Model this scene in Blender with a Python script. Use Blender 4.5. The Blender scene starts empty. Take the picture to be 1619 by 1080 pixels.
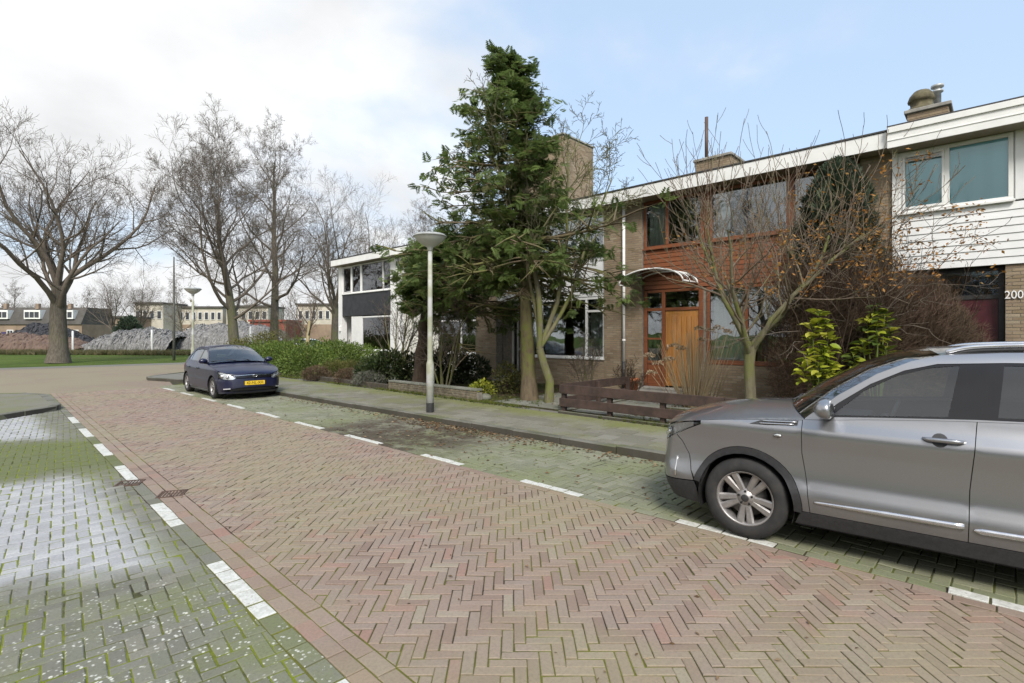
import bpy, math, random
import numpy as np
from mathutils import Vector, Matrix
from mathutils.geometry import delaunay_2d_cdt
R = math.radians
random.seed(7)
# World: x runs from the road towards the houses, y runs along the street away from the camera, z up.
# ---------------------------------------------------------------- camera, sky, sun, exposure
scene = bpy.context.scene
col = scene.collection
FPX, CX, HY, EYE, YAW = 820.0, 809.5, 530.0, 1.70, R(46.84)
cam_d = bpy.data.cameras.new('camera')
cam = bpy.data.objects.new('camera', cam_d); col.objects.link(cam)
cam.location = (0, 0, EYE); cam.rotation_euler = (R(90), 0, -YAW)
cam_d.sensor_width = 36.0; cam_d.lens = FPX / 1619 * 36; cam_d.shift_y = -10 / 1619
cam_d.clip_start = 0.05; cam_d.clip_end = 5000
scene.camera = cam
SUN_EL, SUN_AZ = R(44), R(222)          # azimuth measured from +y towards +x
world = bpy.data.worlds.new('World'); scene.world = world; world.use_nodes = True
def build_sky():
    nt = world.node_tree; nt.nodes.clear()
    def nd(t, **k):
        n = nt.nodes.new(t)
        for a, b in k.items(): setattr(n, a, b)
        return n
    L = nt.links.new
    def math_(op, a, b=None, clamp=False):
        m = nd('ShaderNodeMath', operation=op, use_clamp=clamp)
        for i, v in enumerate((a, b)):
            if v is None: continue
            if isinstance(v, (int, float)): m.inputs[i].default_value = v
            else: L(v, m.inputs[i])
        return m.outputs[0]
    sky = nd('ShaderNodeTexSky', sky_type='NISHITA', sun_disc=False, sun_elevation=SUN_EL, sun_rotation=SUN_AZ,
             air_density=1.0, dust_density=2.2, ozone_density=1.0)
    tc = nd('ShaderNodeTexCoord'); sep = nd('ShaderNodeSeparateXYZ'); L(tc.outputs['Generated'], sep.inputs[0])
    zz = math_('ADD', math_('MAXIMUM', sep.outputs[2], 0.0), 0.32)
    comb = nd('ShaderNodeCombineXYZ')
    L(math_('DIVIDE', sep.outputs[0], zz), comb.inputs[0]); L(math_('DIVIDE', sep.outputs[1], zz), comb.inputs[1])
    comb.inputs[2].default_value = 3.7
    n1 = nd('ShaderNodeTexNoise'); n1.inputs['Scale'].default_value = 1.15; n1.inputs['Detail'].default_value = 8; n1.inputs['Roughness'].default_value = 0.52
    n1.inputs['Distortion'].default_value = 0.25
    L(comb.outputs[0], n1.inputs['Vector'])
    # cloud bank lies towards -x,+y (where the photograph shows it), thinning towards +x
    bias = math_('ADD', math_('MULTIPLY', sep.outputs[0], -0.17), math_('MULTIPLY', sep.outputs[1], 0.10))
    bias = math_('ADD', bias, math_('MULTIPLY', sep.outputs[2], -0.16))
    m = math_('ADD', n1.outputs['Fac'], bias)
    mr = nd('ShaderNodeMapRange', interpolation_type='SMOOTHSTEP'); L(m, mr.inputs[0])
    mr.inputs[1].default_value = 0.33; mr.inputs[2].default_value = 0.56
    cover = mr.outputs[0]
    n2 = nd('ShaderNodeTexNoise'); n2.inputs['Scale'].default_value = 2.6; n2.inputs['Detail'].default_value = 7
    L(comb.outputs[0], n2.inputs['Vector'])
    cr = nd('ShaderNodeMapRange'); L(n2.outputs['Fac'], cr.inputs[0])
    cr.inputs[1].default_value = 0.3; cr.inputs[2].default_value = 0.68; cr.inputs[3].default_value = 5.2; cr.inputs[4].default_value = 7.0
    cc = nd('ShaderNodeVectorMath', operation='SCALE'); cc.inputs[0].default_value = (0.98, 0.99, 1.0); L(cr.outputs[0], cc.inputs['Scale'])
    # thin high veil that pales the blue everywhere
    veil = nd('ShaderNodeMix', data_type='RGBA'); veil.inputs[0].default_value = 0.5
    L(sky.outputs[0], veil.inputs[6]); veil.inputs[7].default_value = (5.6, 7.2, 9.2, 1)
    mix = nd('ShaderNodeMix', data_type='RGBA'); L(cover, mix.inputs[0]); L(veil.outputs[2], mix.inputs[6]); L(cc.outputs[0], mix.inputs[7])
    bg = nd('ShaderNodeBackground'); L(mix.outputs[2], bg.inputs[0]); bg.inputs[1].default_value = 0.1
    out = nd('ShaderNodeOutputWorld'); L(bg.outputs[0], out.inputs[0])
build_sky()
sun_d = bpy.data.lights.new('sun', 'SUN'); sun_d.energy = 2.5; sun_d.angle = R(18); sun_d.color = (1.0, 0.95, 0.88)
sun = bpy.data.objects.new('sun', sun_d); col.objects.link(sun)
_sd = Vector((math.sin(SUN_AZ) * math.cos(SUN_EL), math.cos(SUN_AZ) * math.cos(SUN_EL), math.sin(SUN_EL)))
sun.rotation_euler = _sd.to_track_quat('Z', 'Y').to_euler(); sun.location = (-20, 20, 40)
scene.view_settings.view_transform = 'Standard'; scene.view_settings.look = 'None'
scene.view_settings.exposure = 0.68; scene.view_settings.gamma = 1.0; scene.view_settings.use_curve_mapping = False
scene.cycles.max_bounces = 8; scene.cycles.transparent_max_bounces = 16
scene.cycles.caustics_reflective = False; scene.cycles.caustics_refractive = False

# ---------------------------------------------------------------- helpers
cA, sA = math.cos(YAW), math.sin(YAW)
def ray(px):                       # ground direction of an image column, per metre of depth
    d = (px - CX) / FPX
    return (d * cA + sA, -d * sA + cA)
def gp(px, py, z=0.0):             # real-world point at height z seen at that image position
    Y = FPX * (EYE - z) / (py - HY); d = ray(px); return (d[0] * Y, d[1] * Y)
def at(px, Y):                     # real-world point at depth Y
    d = ray(px); return (d[0] * Y, d[1] * Y)
def onx(px, x):                    # y where that column meets the plane x
    d = ray(px); return d[1] * x / d[0]
def project(x, y, z):
    Y = x * sA + y * cA; X = x * cA - y * sA
    if Y < 0.3: return (-9e9, -9e9, Y)
    return (CX + FPX * X / Y, HY - FPX * (z - EYE) / Y, Y)

class MB:
    """collects geometry; build() links it as ONE mesh object"""
    def __init__(s): s.v = []; s.f = []; s.m = []; s.r = []; s.sm = []; s.vn = {}
    def face(s, idx, m=0, r=0.0, smooth=False): s.f.append(tuple(idx)); s.m.append(m); s.r.append(r); s.sm.append(smooth)
    def poly(s, pts, m=0, r=0.0):
        b = len(s.v); s.v += [tuple(p) for p in pts]; s.face(range(b, b + len(pts)), m, r); return s
    def box(s, x0, x1, y0, y1, z0, z1, m=0, r=0.0, bev=0.0):
        if bev <= 0:
            b = len(s.v)
            s.v += [(x0,y0,z0),(x1,y0,z0),(x1,y1,z0),(x0,y1,z0),(x0,y0,z1),(x1,y0,z1),(x1,y1,z1),(x0,y1,z1)]
            for q in ((3,2,1,0),(4,5,6,7),(0,1,5,4),(1,2,6,5),(2,3,7,6),(3,0,4,7)): s.face([b+i for i in q], m, r)
            return s
        c = min(bev, (x1-x0)*.45, (y1-y0)*.45, (z1-z0)*.45)
        b = len(s.v); X=(x0,x1); Y=(y0,y1); Z=(z0,z1); id_={}
        for i in (0,1):
            for j in (0,1):
                for k in (0,1):
                    dx = c if i==0 else -c; dy = c if j==0 else -c; dz = c if k==0 else -c
                    for a,p in enumerate(((X[i],Y[j]+dy,Z[k]+dz),(X[i]+dx,Y[j],Z[k]+dz),(X[i]+dx,Y[j]+dy,Z[k]))):
                        id_[(i,j,k,a)] = len(s.v); s.v.append(p)
        F = s.face; g = id_
        for i in (0,1):
            q=[g[(i,0,0,0)],g[(i,1,0,0)],g[(i,1,1,0)],g[(i,0,1,0)]]; F(q if i else q[::-1],m,r)
            q=[g[(0,i,0,1)],g[(1,i,0,1)],g[(1,i,1,1)],g[(0,i,1,1)]]; F(q[::-1] if i else q,m,r)
            q=[g[(0,0,i,2)],g[(1,0,i,2)],g[(1,1,i,2)],g[(0,1,i,2)]]; F(q if i else q[::-1],m,r)
        for j in (0,1):
            for k in (0,1):
                q=[g[(0,j,k,1)],g[(1,j,k,1)],g[(1,j,k,2)],g[(0,j,k,2)]]; F(q if (j!=k) else q[::-1],m,r)
                q=[g[(j,0,k,0)],g[(j,1,k,0)],g[(j,1,k,2)],g[(j,0,k,2)]]; F(q[::-1] if (j!=k) else q,m,r)
                q=[g[(j,k,0,0)],g[(j,k,1,0)],g[(j,k,1,1)],g[(j,k,0,1)]]; F(q if (j!=k) else q[::-1],m,r)
        for i in (0,1):
            for j in (0,1):
                for k in (0,1):
                    q=[g[(i,j,k,0)],g[(i,j,k,1)],g[(i,j,k,2)]]; F(q if (i+j+k)%2 else q[::-1],m,r)
        return s
    def prism(s, pts, z0, z1, m=0, r=0.0):          # horizontal polygon extruded up (ccw)
        b = len(s.v); n = len(pts)
        s.v += [(p[0],p[1],z0) for p in pts] + [(p[0],p[1],z1) for p in pts]
        s.face([b+i for i in range(n)][::-1], m, r); s.face([b+n+i for i in range(n)], m, r)
        for i in range(n):
            j=(i+1)%n; s.face((b+i,b+j,b+n+j,b+n+i), m, r)
        return s
    def tube(s, pts, rad, n=6, m=0, r=0.0, cap=True, smooth=True):
        pts=[Vector(p) for p in pts]; k=len(pts)
        if not hasattr(rad,'__len__'): rad=[rad]*k
        b=len(s.v); prev=None
        for i,p in enumerate(pts):
            t=(pts[min(i+1,k-1)]-pts[max(i-1,0)])
            if t.length<1e-9: t=Vector((0,0,1))
            t.normalize()
            if prev is None:
                a=Vector((0,0,1)) if abs(t.z)<.9 else Vector((1,0,0)); uu=t.cross(a).normalized()
            else:
                uu=(prev-t*prev.dot(t))
                uu = uu.normalized() if uu.length>1e-6 else t.orthogonal().normalized()
            prev=uu; w=t.cross(uu)
            for q in range(n):
                an=2*math.pi*q/n; o=(uu*math.cos(an)+w*math.sin(an))*rad[i]
                s.v.append((p.x+o.x,p.y+o.y,p.z+o.z))
        for i in range(k-1):
            for q in range(n):
                q2=(q+1)%n; s.face((b+i*n+q,b+i*n+q2,b+(i+1)*n+q2,b+(i+1)*n+q),m,r,smooth)
        if cap:
            s.face([b+q for q in range(n)][::-1],m,r); s.face([b+(k-1)*n+q for q in range(n)],m,r)
        return s
    def lathe(s, prof, n=24, m=0, r=0.0, axis='z', o=(0,0,0), smooth=True, close=False, caps=True):   # prof: (radius, height)
        b=len(s.v); k=len(prof)
        for (ra,h) in prof:
            for q in range(n):
                a=2*math.pi*q/n; c,d=ra*math.cos(a),ra*math.sin(a)
                p={'z':(c,d,h),'y':(d,h,c),'x':(h,c,d)}[axis]
                s.v.append((p[0]+o[0],p[1]+o[1],p[2]+o[2]))
        rng=range(k if close else k-1)
        for i in rng:
            i2=(i+1)%k
            for q in range(n):
                q2=(q+1)%n; s.face((b+i*n+q,b+i*n+q2,b+i2*n+q2,b+i2*n+q),m,r,smooth)
        if not close and caps:
            if prof[0][0]>1e-6: s.face([b+q for q in range(n)][::-1],m,r)
            if prof[-1][0]>1e-6: s.face([b+(k-1)*n+q for q in range(n)],m,r)
        return s
    def tris(s, verts, faces, m=0, r=None, smooth=False):
        b=len(s.v); s.v += [tuple(p) for p in verts]
        for i,f in enumerate(faces): s.face([b+q for q in f],m,0.0 if r is None else r[i],smooth)
        return s
    def mesh(s, name, mats, org=(0,0,0)):
        me=bpy.data.meshes.new(name)
        vs=s.v if org==(0,0,0) else [(a-org[0],b-org[1],c-org[2]) for a,b,c in s.v]
        me.from_pydata(vs,[],s.f)
        for mm in (mats if isinstance(mats,(list,tuple)) else [mats]): me.materials.append(mm)
        if len(s.f):
            me.polygons.foreach_set('material_index',s.m); me.polygons.foreach_set('use_smooth',s.sm)
            if any(s.r):
                at_=me.attributes.new('rnd','FLOAT','FACE'); at_.data.foreach_set('value',s.r)
        me.update()
        if s.vn: me.normals_split_custom_set_from_vertices([s.vn.get(i,(0,0,0)) for i in range(len(s.v))])
        return me
    def build(s, name, mats, parent=None, org=(0,0,0), loc=None):
        o=bpy.data.objects.new(name,s.mesh(name,mats,org)); col.objects.link(o)
        if parent is not None: o.parent=parent
        if loc is not None: o.location=loc
        return o
def np_obj(name, V, F, mat_, parent=None, rnd=None, smooth=False):
    """fast mesh from numpy verts (N,3) and faces (M,k)"""
    me=bpy.data.meshes.new(name); V=np.asarray(V,dtype=np.float32); F=np.asarray(F,dtype=np.int32); k=F.shape[1]
    me.vertices.add(len(V)); me.vertices.foreach_set('co',V.ravel())
    me.loops.add(F.size); me.loops.foreach_set('vertex_index',F.ravel())
    me.polygons.add(len(F)); me.polygons.foreach_set('loop_start',np.arange(0,F.size,k,dtype=np.int32))
    me.polygons.foreach_set('loop_total',np.full(len(F),k,dtype=np.int32))
    if smooth: me.polygons.foreach_set('use_smooth',np.ones(len(F),dtype=bool))
    if rnd is not None:
        a=me.attributes.new('rnd','FLOAT','FACE'); a.data.foreach_set('value',np.asarray(rnd,dtype=np.float32))
    me.materials.append(mat_); me.update(calc_edges=True); me.validate()
    o=bpy.data.objects.new(name,me); col.objects.link(o)
    if parent is not None: o.parent=parent
    return o
def tag(o, label, cat, group=None):
    o['label']=label; o['category']=cat
    if group: o['group']=group
    return o
def thing(name, label, cat, loc=(0,0,0), rz=0.0, group=None):
    o=bpy.data.objects.new(name,None); col.objects.link(o); o.empty_display_size=.2
    o.location=loc; o.rotation_euler=(0,0,rz); return tag(o,label,cat,group)
def struct(name, mb, mats): o=mb.build(name,mats); o['kind']='structure'; return o
def stuff(o): o['kind']='stuff'; return o
def copy_tree(o, parent=None):
    c=o.copy(); col.objects.link(c); c.parent=parent
    for ch in o.children: copy_tree(ch,c)
    return c

# ---------------------------------------------------------------- materials
class NT:
    def __init__(s,name):
        s.mat=bpy.data.materials.new(name); s.mat.use_nodes=True; s.nt=s.mat.node_tree
        s.bsdf=s.nt.nodes['Principled BSDF']; s.out=s.nt.nodes['Material Output']; s._pos=None
    def n(s,t,ins=None,**k):
        nd=s.nt.nodes.new(t)
        for a,b in k.items(): setattr(nd,a,b)
        for a,b in (ins or {}).items(): s.set(nd.inputs[a],b)
        return nd
    def set(s,sock,v):
        if hasattr(v,'is_linked') or hasattr(v,'links'): s.nt.links.new(v,sock)
        else: sock.default_value = v if not (isinstance(v,tuple) and len(v)==3 and sock.type=='RGBA') else (*v,1)
    def pos(s):
        if s._pos is None: s._pos=s.n('ShaderNodeNewGeometry').outputs['Position']
        return s._pos
    def scaled(s,sc,v=None): return s.n('ShaderNodeVectorMath',{0:v or s.pos(),1:sc},operation='MULTIPLY').outputs[0]
    def noise(s,scale,detail=4,rough=.55,vec=None,dist=0.0): return s.n('ShaderNodeTexNoise',{'Vector':vec or s.pos(),'Scale':scale,'Detail':detail,'Roughness':rough,'Distortion':dist}).outputs['Fac']
    def math(s,op,a,b=0.0,clamp=False): return s.n('ShaderNodeMath',{0:a,1:b},operation=op,use_clamp=clamp).outputs[0]
    def mr(s,v,a,b,c=0.0,d=1.0,smooth=True): return s.n('ShaderNodeMapRange',{0:v,1:a,2:b,3:c,4:d},interpolation_type='SMOOTHSTEP' if smooth else 'LINEAR').outputs[0]
    def mix(s,f,a,b,blend='MIX'):
        nd=s.n('ShaderNodeMix',data_type='RGBA',blend_type=blend); s.set(nd.inputs[0],f); s.set(nd.inputs[6],a); s.set(nd.inputs[7],b); return nd.outputs[2]
    def ramp(s,v,stops,interp='LINEAR'):
        nd=s.n('ShaderNodeValToRGB',{0:v}); cr=nd.color_ramp; cr.interpolation=interp
        while len(cr.elements)<len(stops): cr.elements.new(.5)
        for e,(p,c) in zip(cr.elements,stops): e.position=p; e.color=(*c,1)
        return nd.outputs[0]
    def rnd(s):      # one random number per piece: per-face attribute + per-object random
        a=s.n('ShaderNodeAttribute',attribute_name='rnd').outputs['Fac']; b=s.n('ShaderNodeObjectInfo').outputs['Random']
        return s.math('FRACT',s.math('ADD',a,b))
    def bump(s,h,strength=.3,dist=.01): s.nt.links.new(s.n('ShaderNodeBump',{'Height':h,'Strength':strength,'Distance':dist}).outputs[0],s.bsdf.inputs['Normal'])
    def fin(s,color=None,rough=None,metal=None,spec=None,**k):
        b=s.bsdf
        for nm,v in (('Base Color',color),('Roughness',rough),('Metallic',metal),('Specular IOR Level',spec)):
            if v is not None: s.set(b.inputs[nm],v)
        for a,v in k.items(): s.set(b.inputs[a.replace('_',' ')],v)
        return s.mat
MATS={}
def simple(name,c,rough=.6,var=.12,scale=6.0,bump=0.0,metal=0.0,bscale=None,**k):
    """plain painted/plastic/metal surface with faint mottling"""
    if name in MATS: return MATS[name]
    t=NT(name); f=t.noise(scale,5,.6); lo=tuple(max(0,x*(1-var)) for x in c); hi=tuple(min(1,x*(1+var)) for x in c)
    rr=t.mr(t.noise(scale*2.3,3),.3,.7,max(0.02,rough*.85),min(1,rough*1.15))
    if bump: t.bump(t.noise(bscale or scale*8,6,.65),bump,.01)
    MATS[name]=t.fin(t.mix(t.mr(f,.3,.7),lo,hi),rr,metal,**k); return MATS[name]
def leafmat(name,stops,rough=.55,trans=.25,spec=.25):
    if name in MATS: return MATS[name]
    t=NT(name); c=t.ramp(t.rnd(),stops); big=t.noise(1.3,3); c=t.mix(t.mr(big,.35,.65),t.mix(.35,c,(0.03,0.035,0.015)),c)
    t.fin(c,rough,spec=spec)
    tr=t.n('ShaderNodeBsdfTranslucent',{'Color':c}); ms=t.n('ShaderNodeMixShader',{0:trans,1:t.bsdf.outputs[0],2:tr.outputs[0]})
    t.nt.links.new(ms.outputs[0],t.out.inputs[0]); MATS[name]=t.mat; return t.mat
def barkmat(name,c1,c2,moss=None,mscale=.7,ml=(.45,.7)):
    if name in MATS: return MATS[name]
    t=NT(name); v=t.scaled((9,9,2.2)); f=t.noise(1.6,7,.65,v); c=t.mix(t.mr(f,.3,.7),c1,c2)
    if moss:
        mk=t.math('MULTIPLY',t.mr(t.noise(mscale,4),*ml),t.mr(t.noise(7,4),.3,.6)); c=t.mix(mk,c,moss)
    t.bump(f,.6,.03); MATS[name]=t.fin(c,.9,spec=.15); return t.mat
def glassmat(name,tint=(.75,.8,.8),dark=.0,rough=.02,ior=1.5,gain=1.0,wave=.25):
    if name in MATS: return MATS[name]
    t=NT(name); fr=t.n('ShaderNodeFresnel',{'IOR':ior}); gl=t.n('ShaderNodeBsdfGlossy',{'Color':(.95,.97,1,1),'Roughness':rough})
    wav=t.n('ShaderNodeBump',{'Height':t.noise(1.1,2),'Strength':wave,'Distance':.02})
    if wave: t.nt.links.new(wav.outputs[0],gl.inputs['Normal'])
    tr=t.n('ShaderNodeBsdfTransparent',{'Color':(*tint,1)}); fac=t.math('ADD',t.math('MULTIPLY',fr.outputs[0],gain),dark,True)
    ms=t.n('ShaderNodeMixShader',{0:fac,1:tr.outputs[0],2:gl.outputs[0]}); t.nt.links.new(ms.outputs[0],t.out.inputs[0]); MATS[name]=t.mat; return t.mat
def paintmat(name,c,metal=.6,rough=.32,coat=1.0,flake=.06,dirt=.6):
    if name in MATS: return MATS[name]
    t=NT(name); f=t.noise(420,2); cc=t.mix(t.mr(f,.3,.7),tuple(x*(1-flake) for x in c),tuple(min(1,x*(1+flake)) for x in c))
    z=t.n('ShaderNodeSeparateXYZ',{0:t.pos()}).outputs[2]      # road film low on the body
    dirt=t.math('MULTIPLY',t.mr(z,.2,.75,1,0),t.mr(t.noise(3.5,6),.3,.7,dirt*.25,dirt)); cc=t.mix(dirt,cc,(.13,.12,.105))
    t.fin(cc,t.mr(dirt,0,.6,rough,.6),metal); t.set(t.bsdf.inputs['Coat Weight'],t.mr(dirt,0,.6,coat,.25)); t.set(t.bsdf.inputs['Coat Roughness'],.05)
    MATS[name]=t.mat; return t.mat
# ---------------------------------------------------------------- laid pieces (bricks, pavers, tiles)
def clip_poly(p, reg):
    """Sutherland-Hodgman: clip polygon p to convex ccw region reg"""
    for i in range(len(reg)):
        a=reg[i]; b=reg[(i+1)%len(reg)]; out=[]
        ex,ey=b[0]-a[0],b[1]-a[1]
        sd=[ex*(q[1]-a[1])-ey*(q[0]-a[0]) for q in p]
        for j in range(len(p)):
            k=(j+1)%len(p)
            if sd[j]>=0: out.append(p[j])
            if (sd[j]>=0)!=(sd[k]>=0):
                t=sd[j]/(sd[j]-sd[k]); out.append((p[j][0]+t*(p[k][0]-p[j][0]),p[j][1]+t*(p[k][1]-p[j][1])))
        p=out
        if len(p)<3: return None
    return p
def area(p): return .5*sum(p[i][0]*p[(i+1)%len(p)][1]-p[(i+1)%len(p)][0]*p[i][1] for i in range(len(p)))
def inset_poly(p,d):
    n=len(p); out=[]
    for i in range(n):
        a,b,c=p[i-1],p[i],p[(i+1)%n]
        e1=(b[0]-a[0],b[1]-a[1]); e2=(c[0]-b[0],c[1]-b[1]); l1=math.hypot(*e1) or 1e-9; l2=math.hypot(*e2) or 1e-9
        n1=(-e1[1]/l1,e1[0]/l1); n2=(-e2[1]/l2,e2[0]/l2); m=(n1[0]+n2[0],n1[1]+n2[1]); q=max(.35,1+n1[0]*n2[0]+n1[1]*n2[1])
        out.append((b[0]+m[0]*d/q,b[1]+m[1]*d/q))
    return out
def rect(cx,cy,l,w,a):
    c,s=math.cos(a),math.sin(a)
    return [(cx+c*x-s*y,cy+s*x+c*y) for x,y in ((-l/2,-w/2),(l/2,-w/2),(l/2,w/2),(-l/2,w/2))]
def herringbone(bb,W,n,ang,org=(0,0),gap=.006):
    """rects (cx,cy,len,wid,angle) of a herringbone of n:1 bricks turned by ang, covering box bb"""
    c,s=math.cos(ang),math.sin(ang); out=[]
    cs=[((x-org[0])*c+(y-org[1])*s,-(x-org[0])*s+(y-org[1])*c) for x in bb[:2] for y in bb[2:]]
    i0,i1=int(min(q[0] for q in cs)/W)-2*n,int(max(q[0] for q in cs)/W)+2*n
    j0,j1=int(min(q[1] for q in cs)/W)-2*n,int(max(q[1] for q in cs)/W)+2*n
    def put(u,v,l,w,a):
        x=org[0]+c*u-s*v; y=org[1]+s*u+c*v
        if bb[0]-.3<x<bb[1]+.3 and bb[2]-.3<y<bb[3]+.3: out.append((x,y,l-gap,w-gap,a))
    for j in range(j0,j1):
        k0=(i0-j)//(2*n)
        for k in range(k0,(i1-j)//(2*n)+1):
            i=j+2*n*k; put((i+n/2)*W,(j+.5)*W,n*W,W,ang)
    for i in range(i0,i1):
        for k in range((i-n-j1)//(2*n)-1,(i-n-j0)//(2*n)+2):
            v0=i-2*n+1-2*n*k; put((i+.5)*W,(v0+n/2)*W,n*W,W,ang+math.pi/2)
    return out
def piece_geo(mb,p,z,c,depth,rnd,tilt=(0,0),ctr=(0,0)):
    q=inset_poly(p,c); n=len(p); b=len(mb.v)
    f=lambda a,zz:(a[0],a[1],zz+(a[0]-ctr[0])*tilt[0]+(a[1]-ctr[1])*tilt[1])
    mb.v+=[(a[0],a[1],z-depth) for a in p]+[f(a,z-c*.7) for a in p]+[f(a,z) for a in q]
    mb.face([b+2*n+i for i in range(n)],0,rnd)
    for i in range(n):
        j=(i+1)%n; mb.face((b+n+i,b+n+j,b+2*n+j,b+2*n+i),0,rnd); mb.face((b+i,b+j,b+n+j,b+n+i),0,rnd)
def lay(name,stuffname,parent,pieces,mat_,z=0.0,c=.004,depth=.02,jz=.0025,jt=.012,limit=300,minpx=9,reg=None,rng=None):
    """lays pieces: the largest in view as single objects, the rest as one joined part"""
    rng=rng or random.Random(3); items=[]
    for (cx,cy,l,w,a) in pieces:
        a2=a+rng.gauss(0,.008); p=rect(cx+rng.gauss(0,.0012),cy+rng.gauss(0,.0012),l*(1-abs(rng.gauss(0,.006))),w*(1-abs(rng.gauss(0,.012))),a2)
        full=True
        if reg:
            q=clip_poly(p,reg)
            if not q or area(q)<.0006: continue
            full=len(q)==4 and abs(area(q)-area(p))<1e-6; p=q
        px,py,Y=project(cx,cy,z); vis=-20<px<1640 and -20<py<1100 and Y>.5
        size=FPX*math.sqrt(abs(area(p)))/Y if vis else 0
        items.append((size if size>minpx else 0,p,full,(cx,cy,l,w,a2)))
    items.sort(key=lambda t:-t[0]); cache={}; rest=MB()
    for i,(size,p,full,(cx,cy,l,w,a)) in enumerate(items):
        zz=z+max(-.0025,min(.006,rng.gauss(0,jz))); tl=(rng.gauss(0,jt),rng.gauss(0,jt))
        if i<limit and size>0:
            if full:
                key=(round(l,3),round(w,3),rng.randrange(3))
                if key not in cache:
                    m=MB(); pp=[(x+rng.gauss(0,.0016),y+rng.gauss(0,.0016)) for x,y in rect(0,0,l*.995,w*.985,0)]
                    piece_geo(m,pp,0,c,depth,0.0); cache[key]=m.mesh(name,mat_)
                o=bpy.data.objects.new(name,cache[key]); o.rotation_euler=(tl[0],tl[1],a); o.location=(cx,cy,zz)
            else:
                m=MB(); piece_geo(m,[(x-cx,y-cy) for x,y in p],0,c,depth,0.0,tl)
                o=bpy.data.objects.new(name,m.mesh(name,mat_)); o.location=(cx,cy,zz)
            col.objects.link(o); o.parent=parent
        else: piece_geo(rest,p,zz,c,depth,rng.random()*.98+.01,tl,(cx,cy))
    if rest.v: stuff(rest.build(stuffname,mat_,parent))
def sheet(pts,z): return MB().poly([(x,y,z) for x,y in pts])

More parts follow.
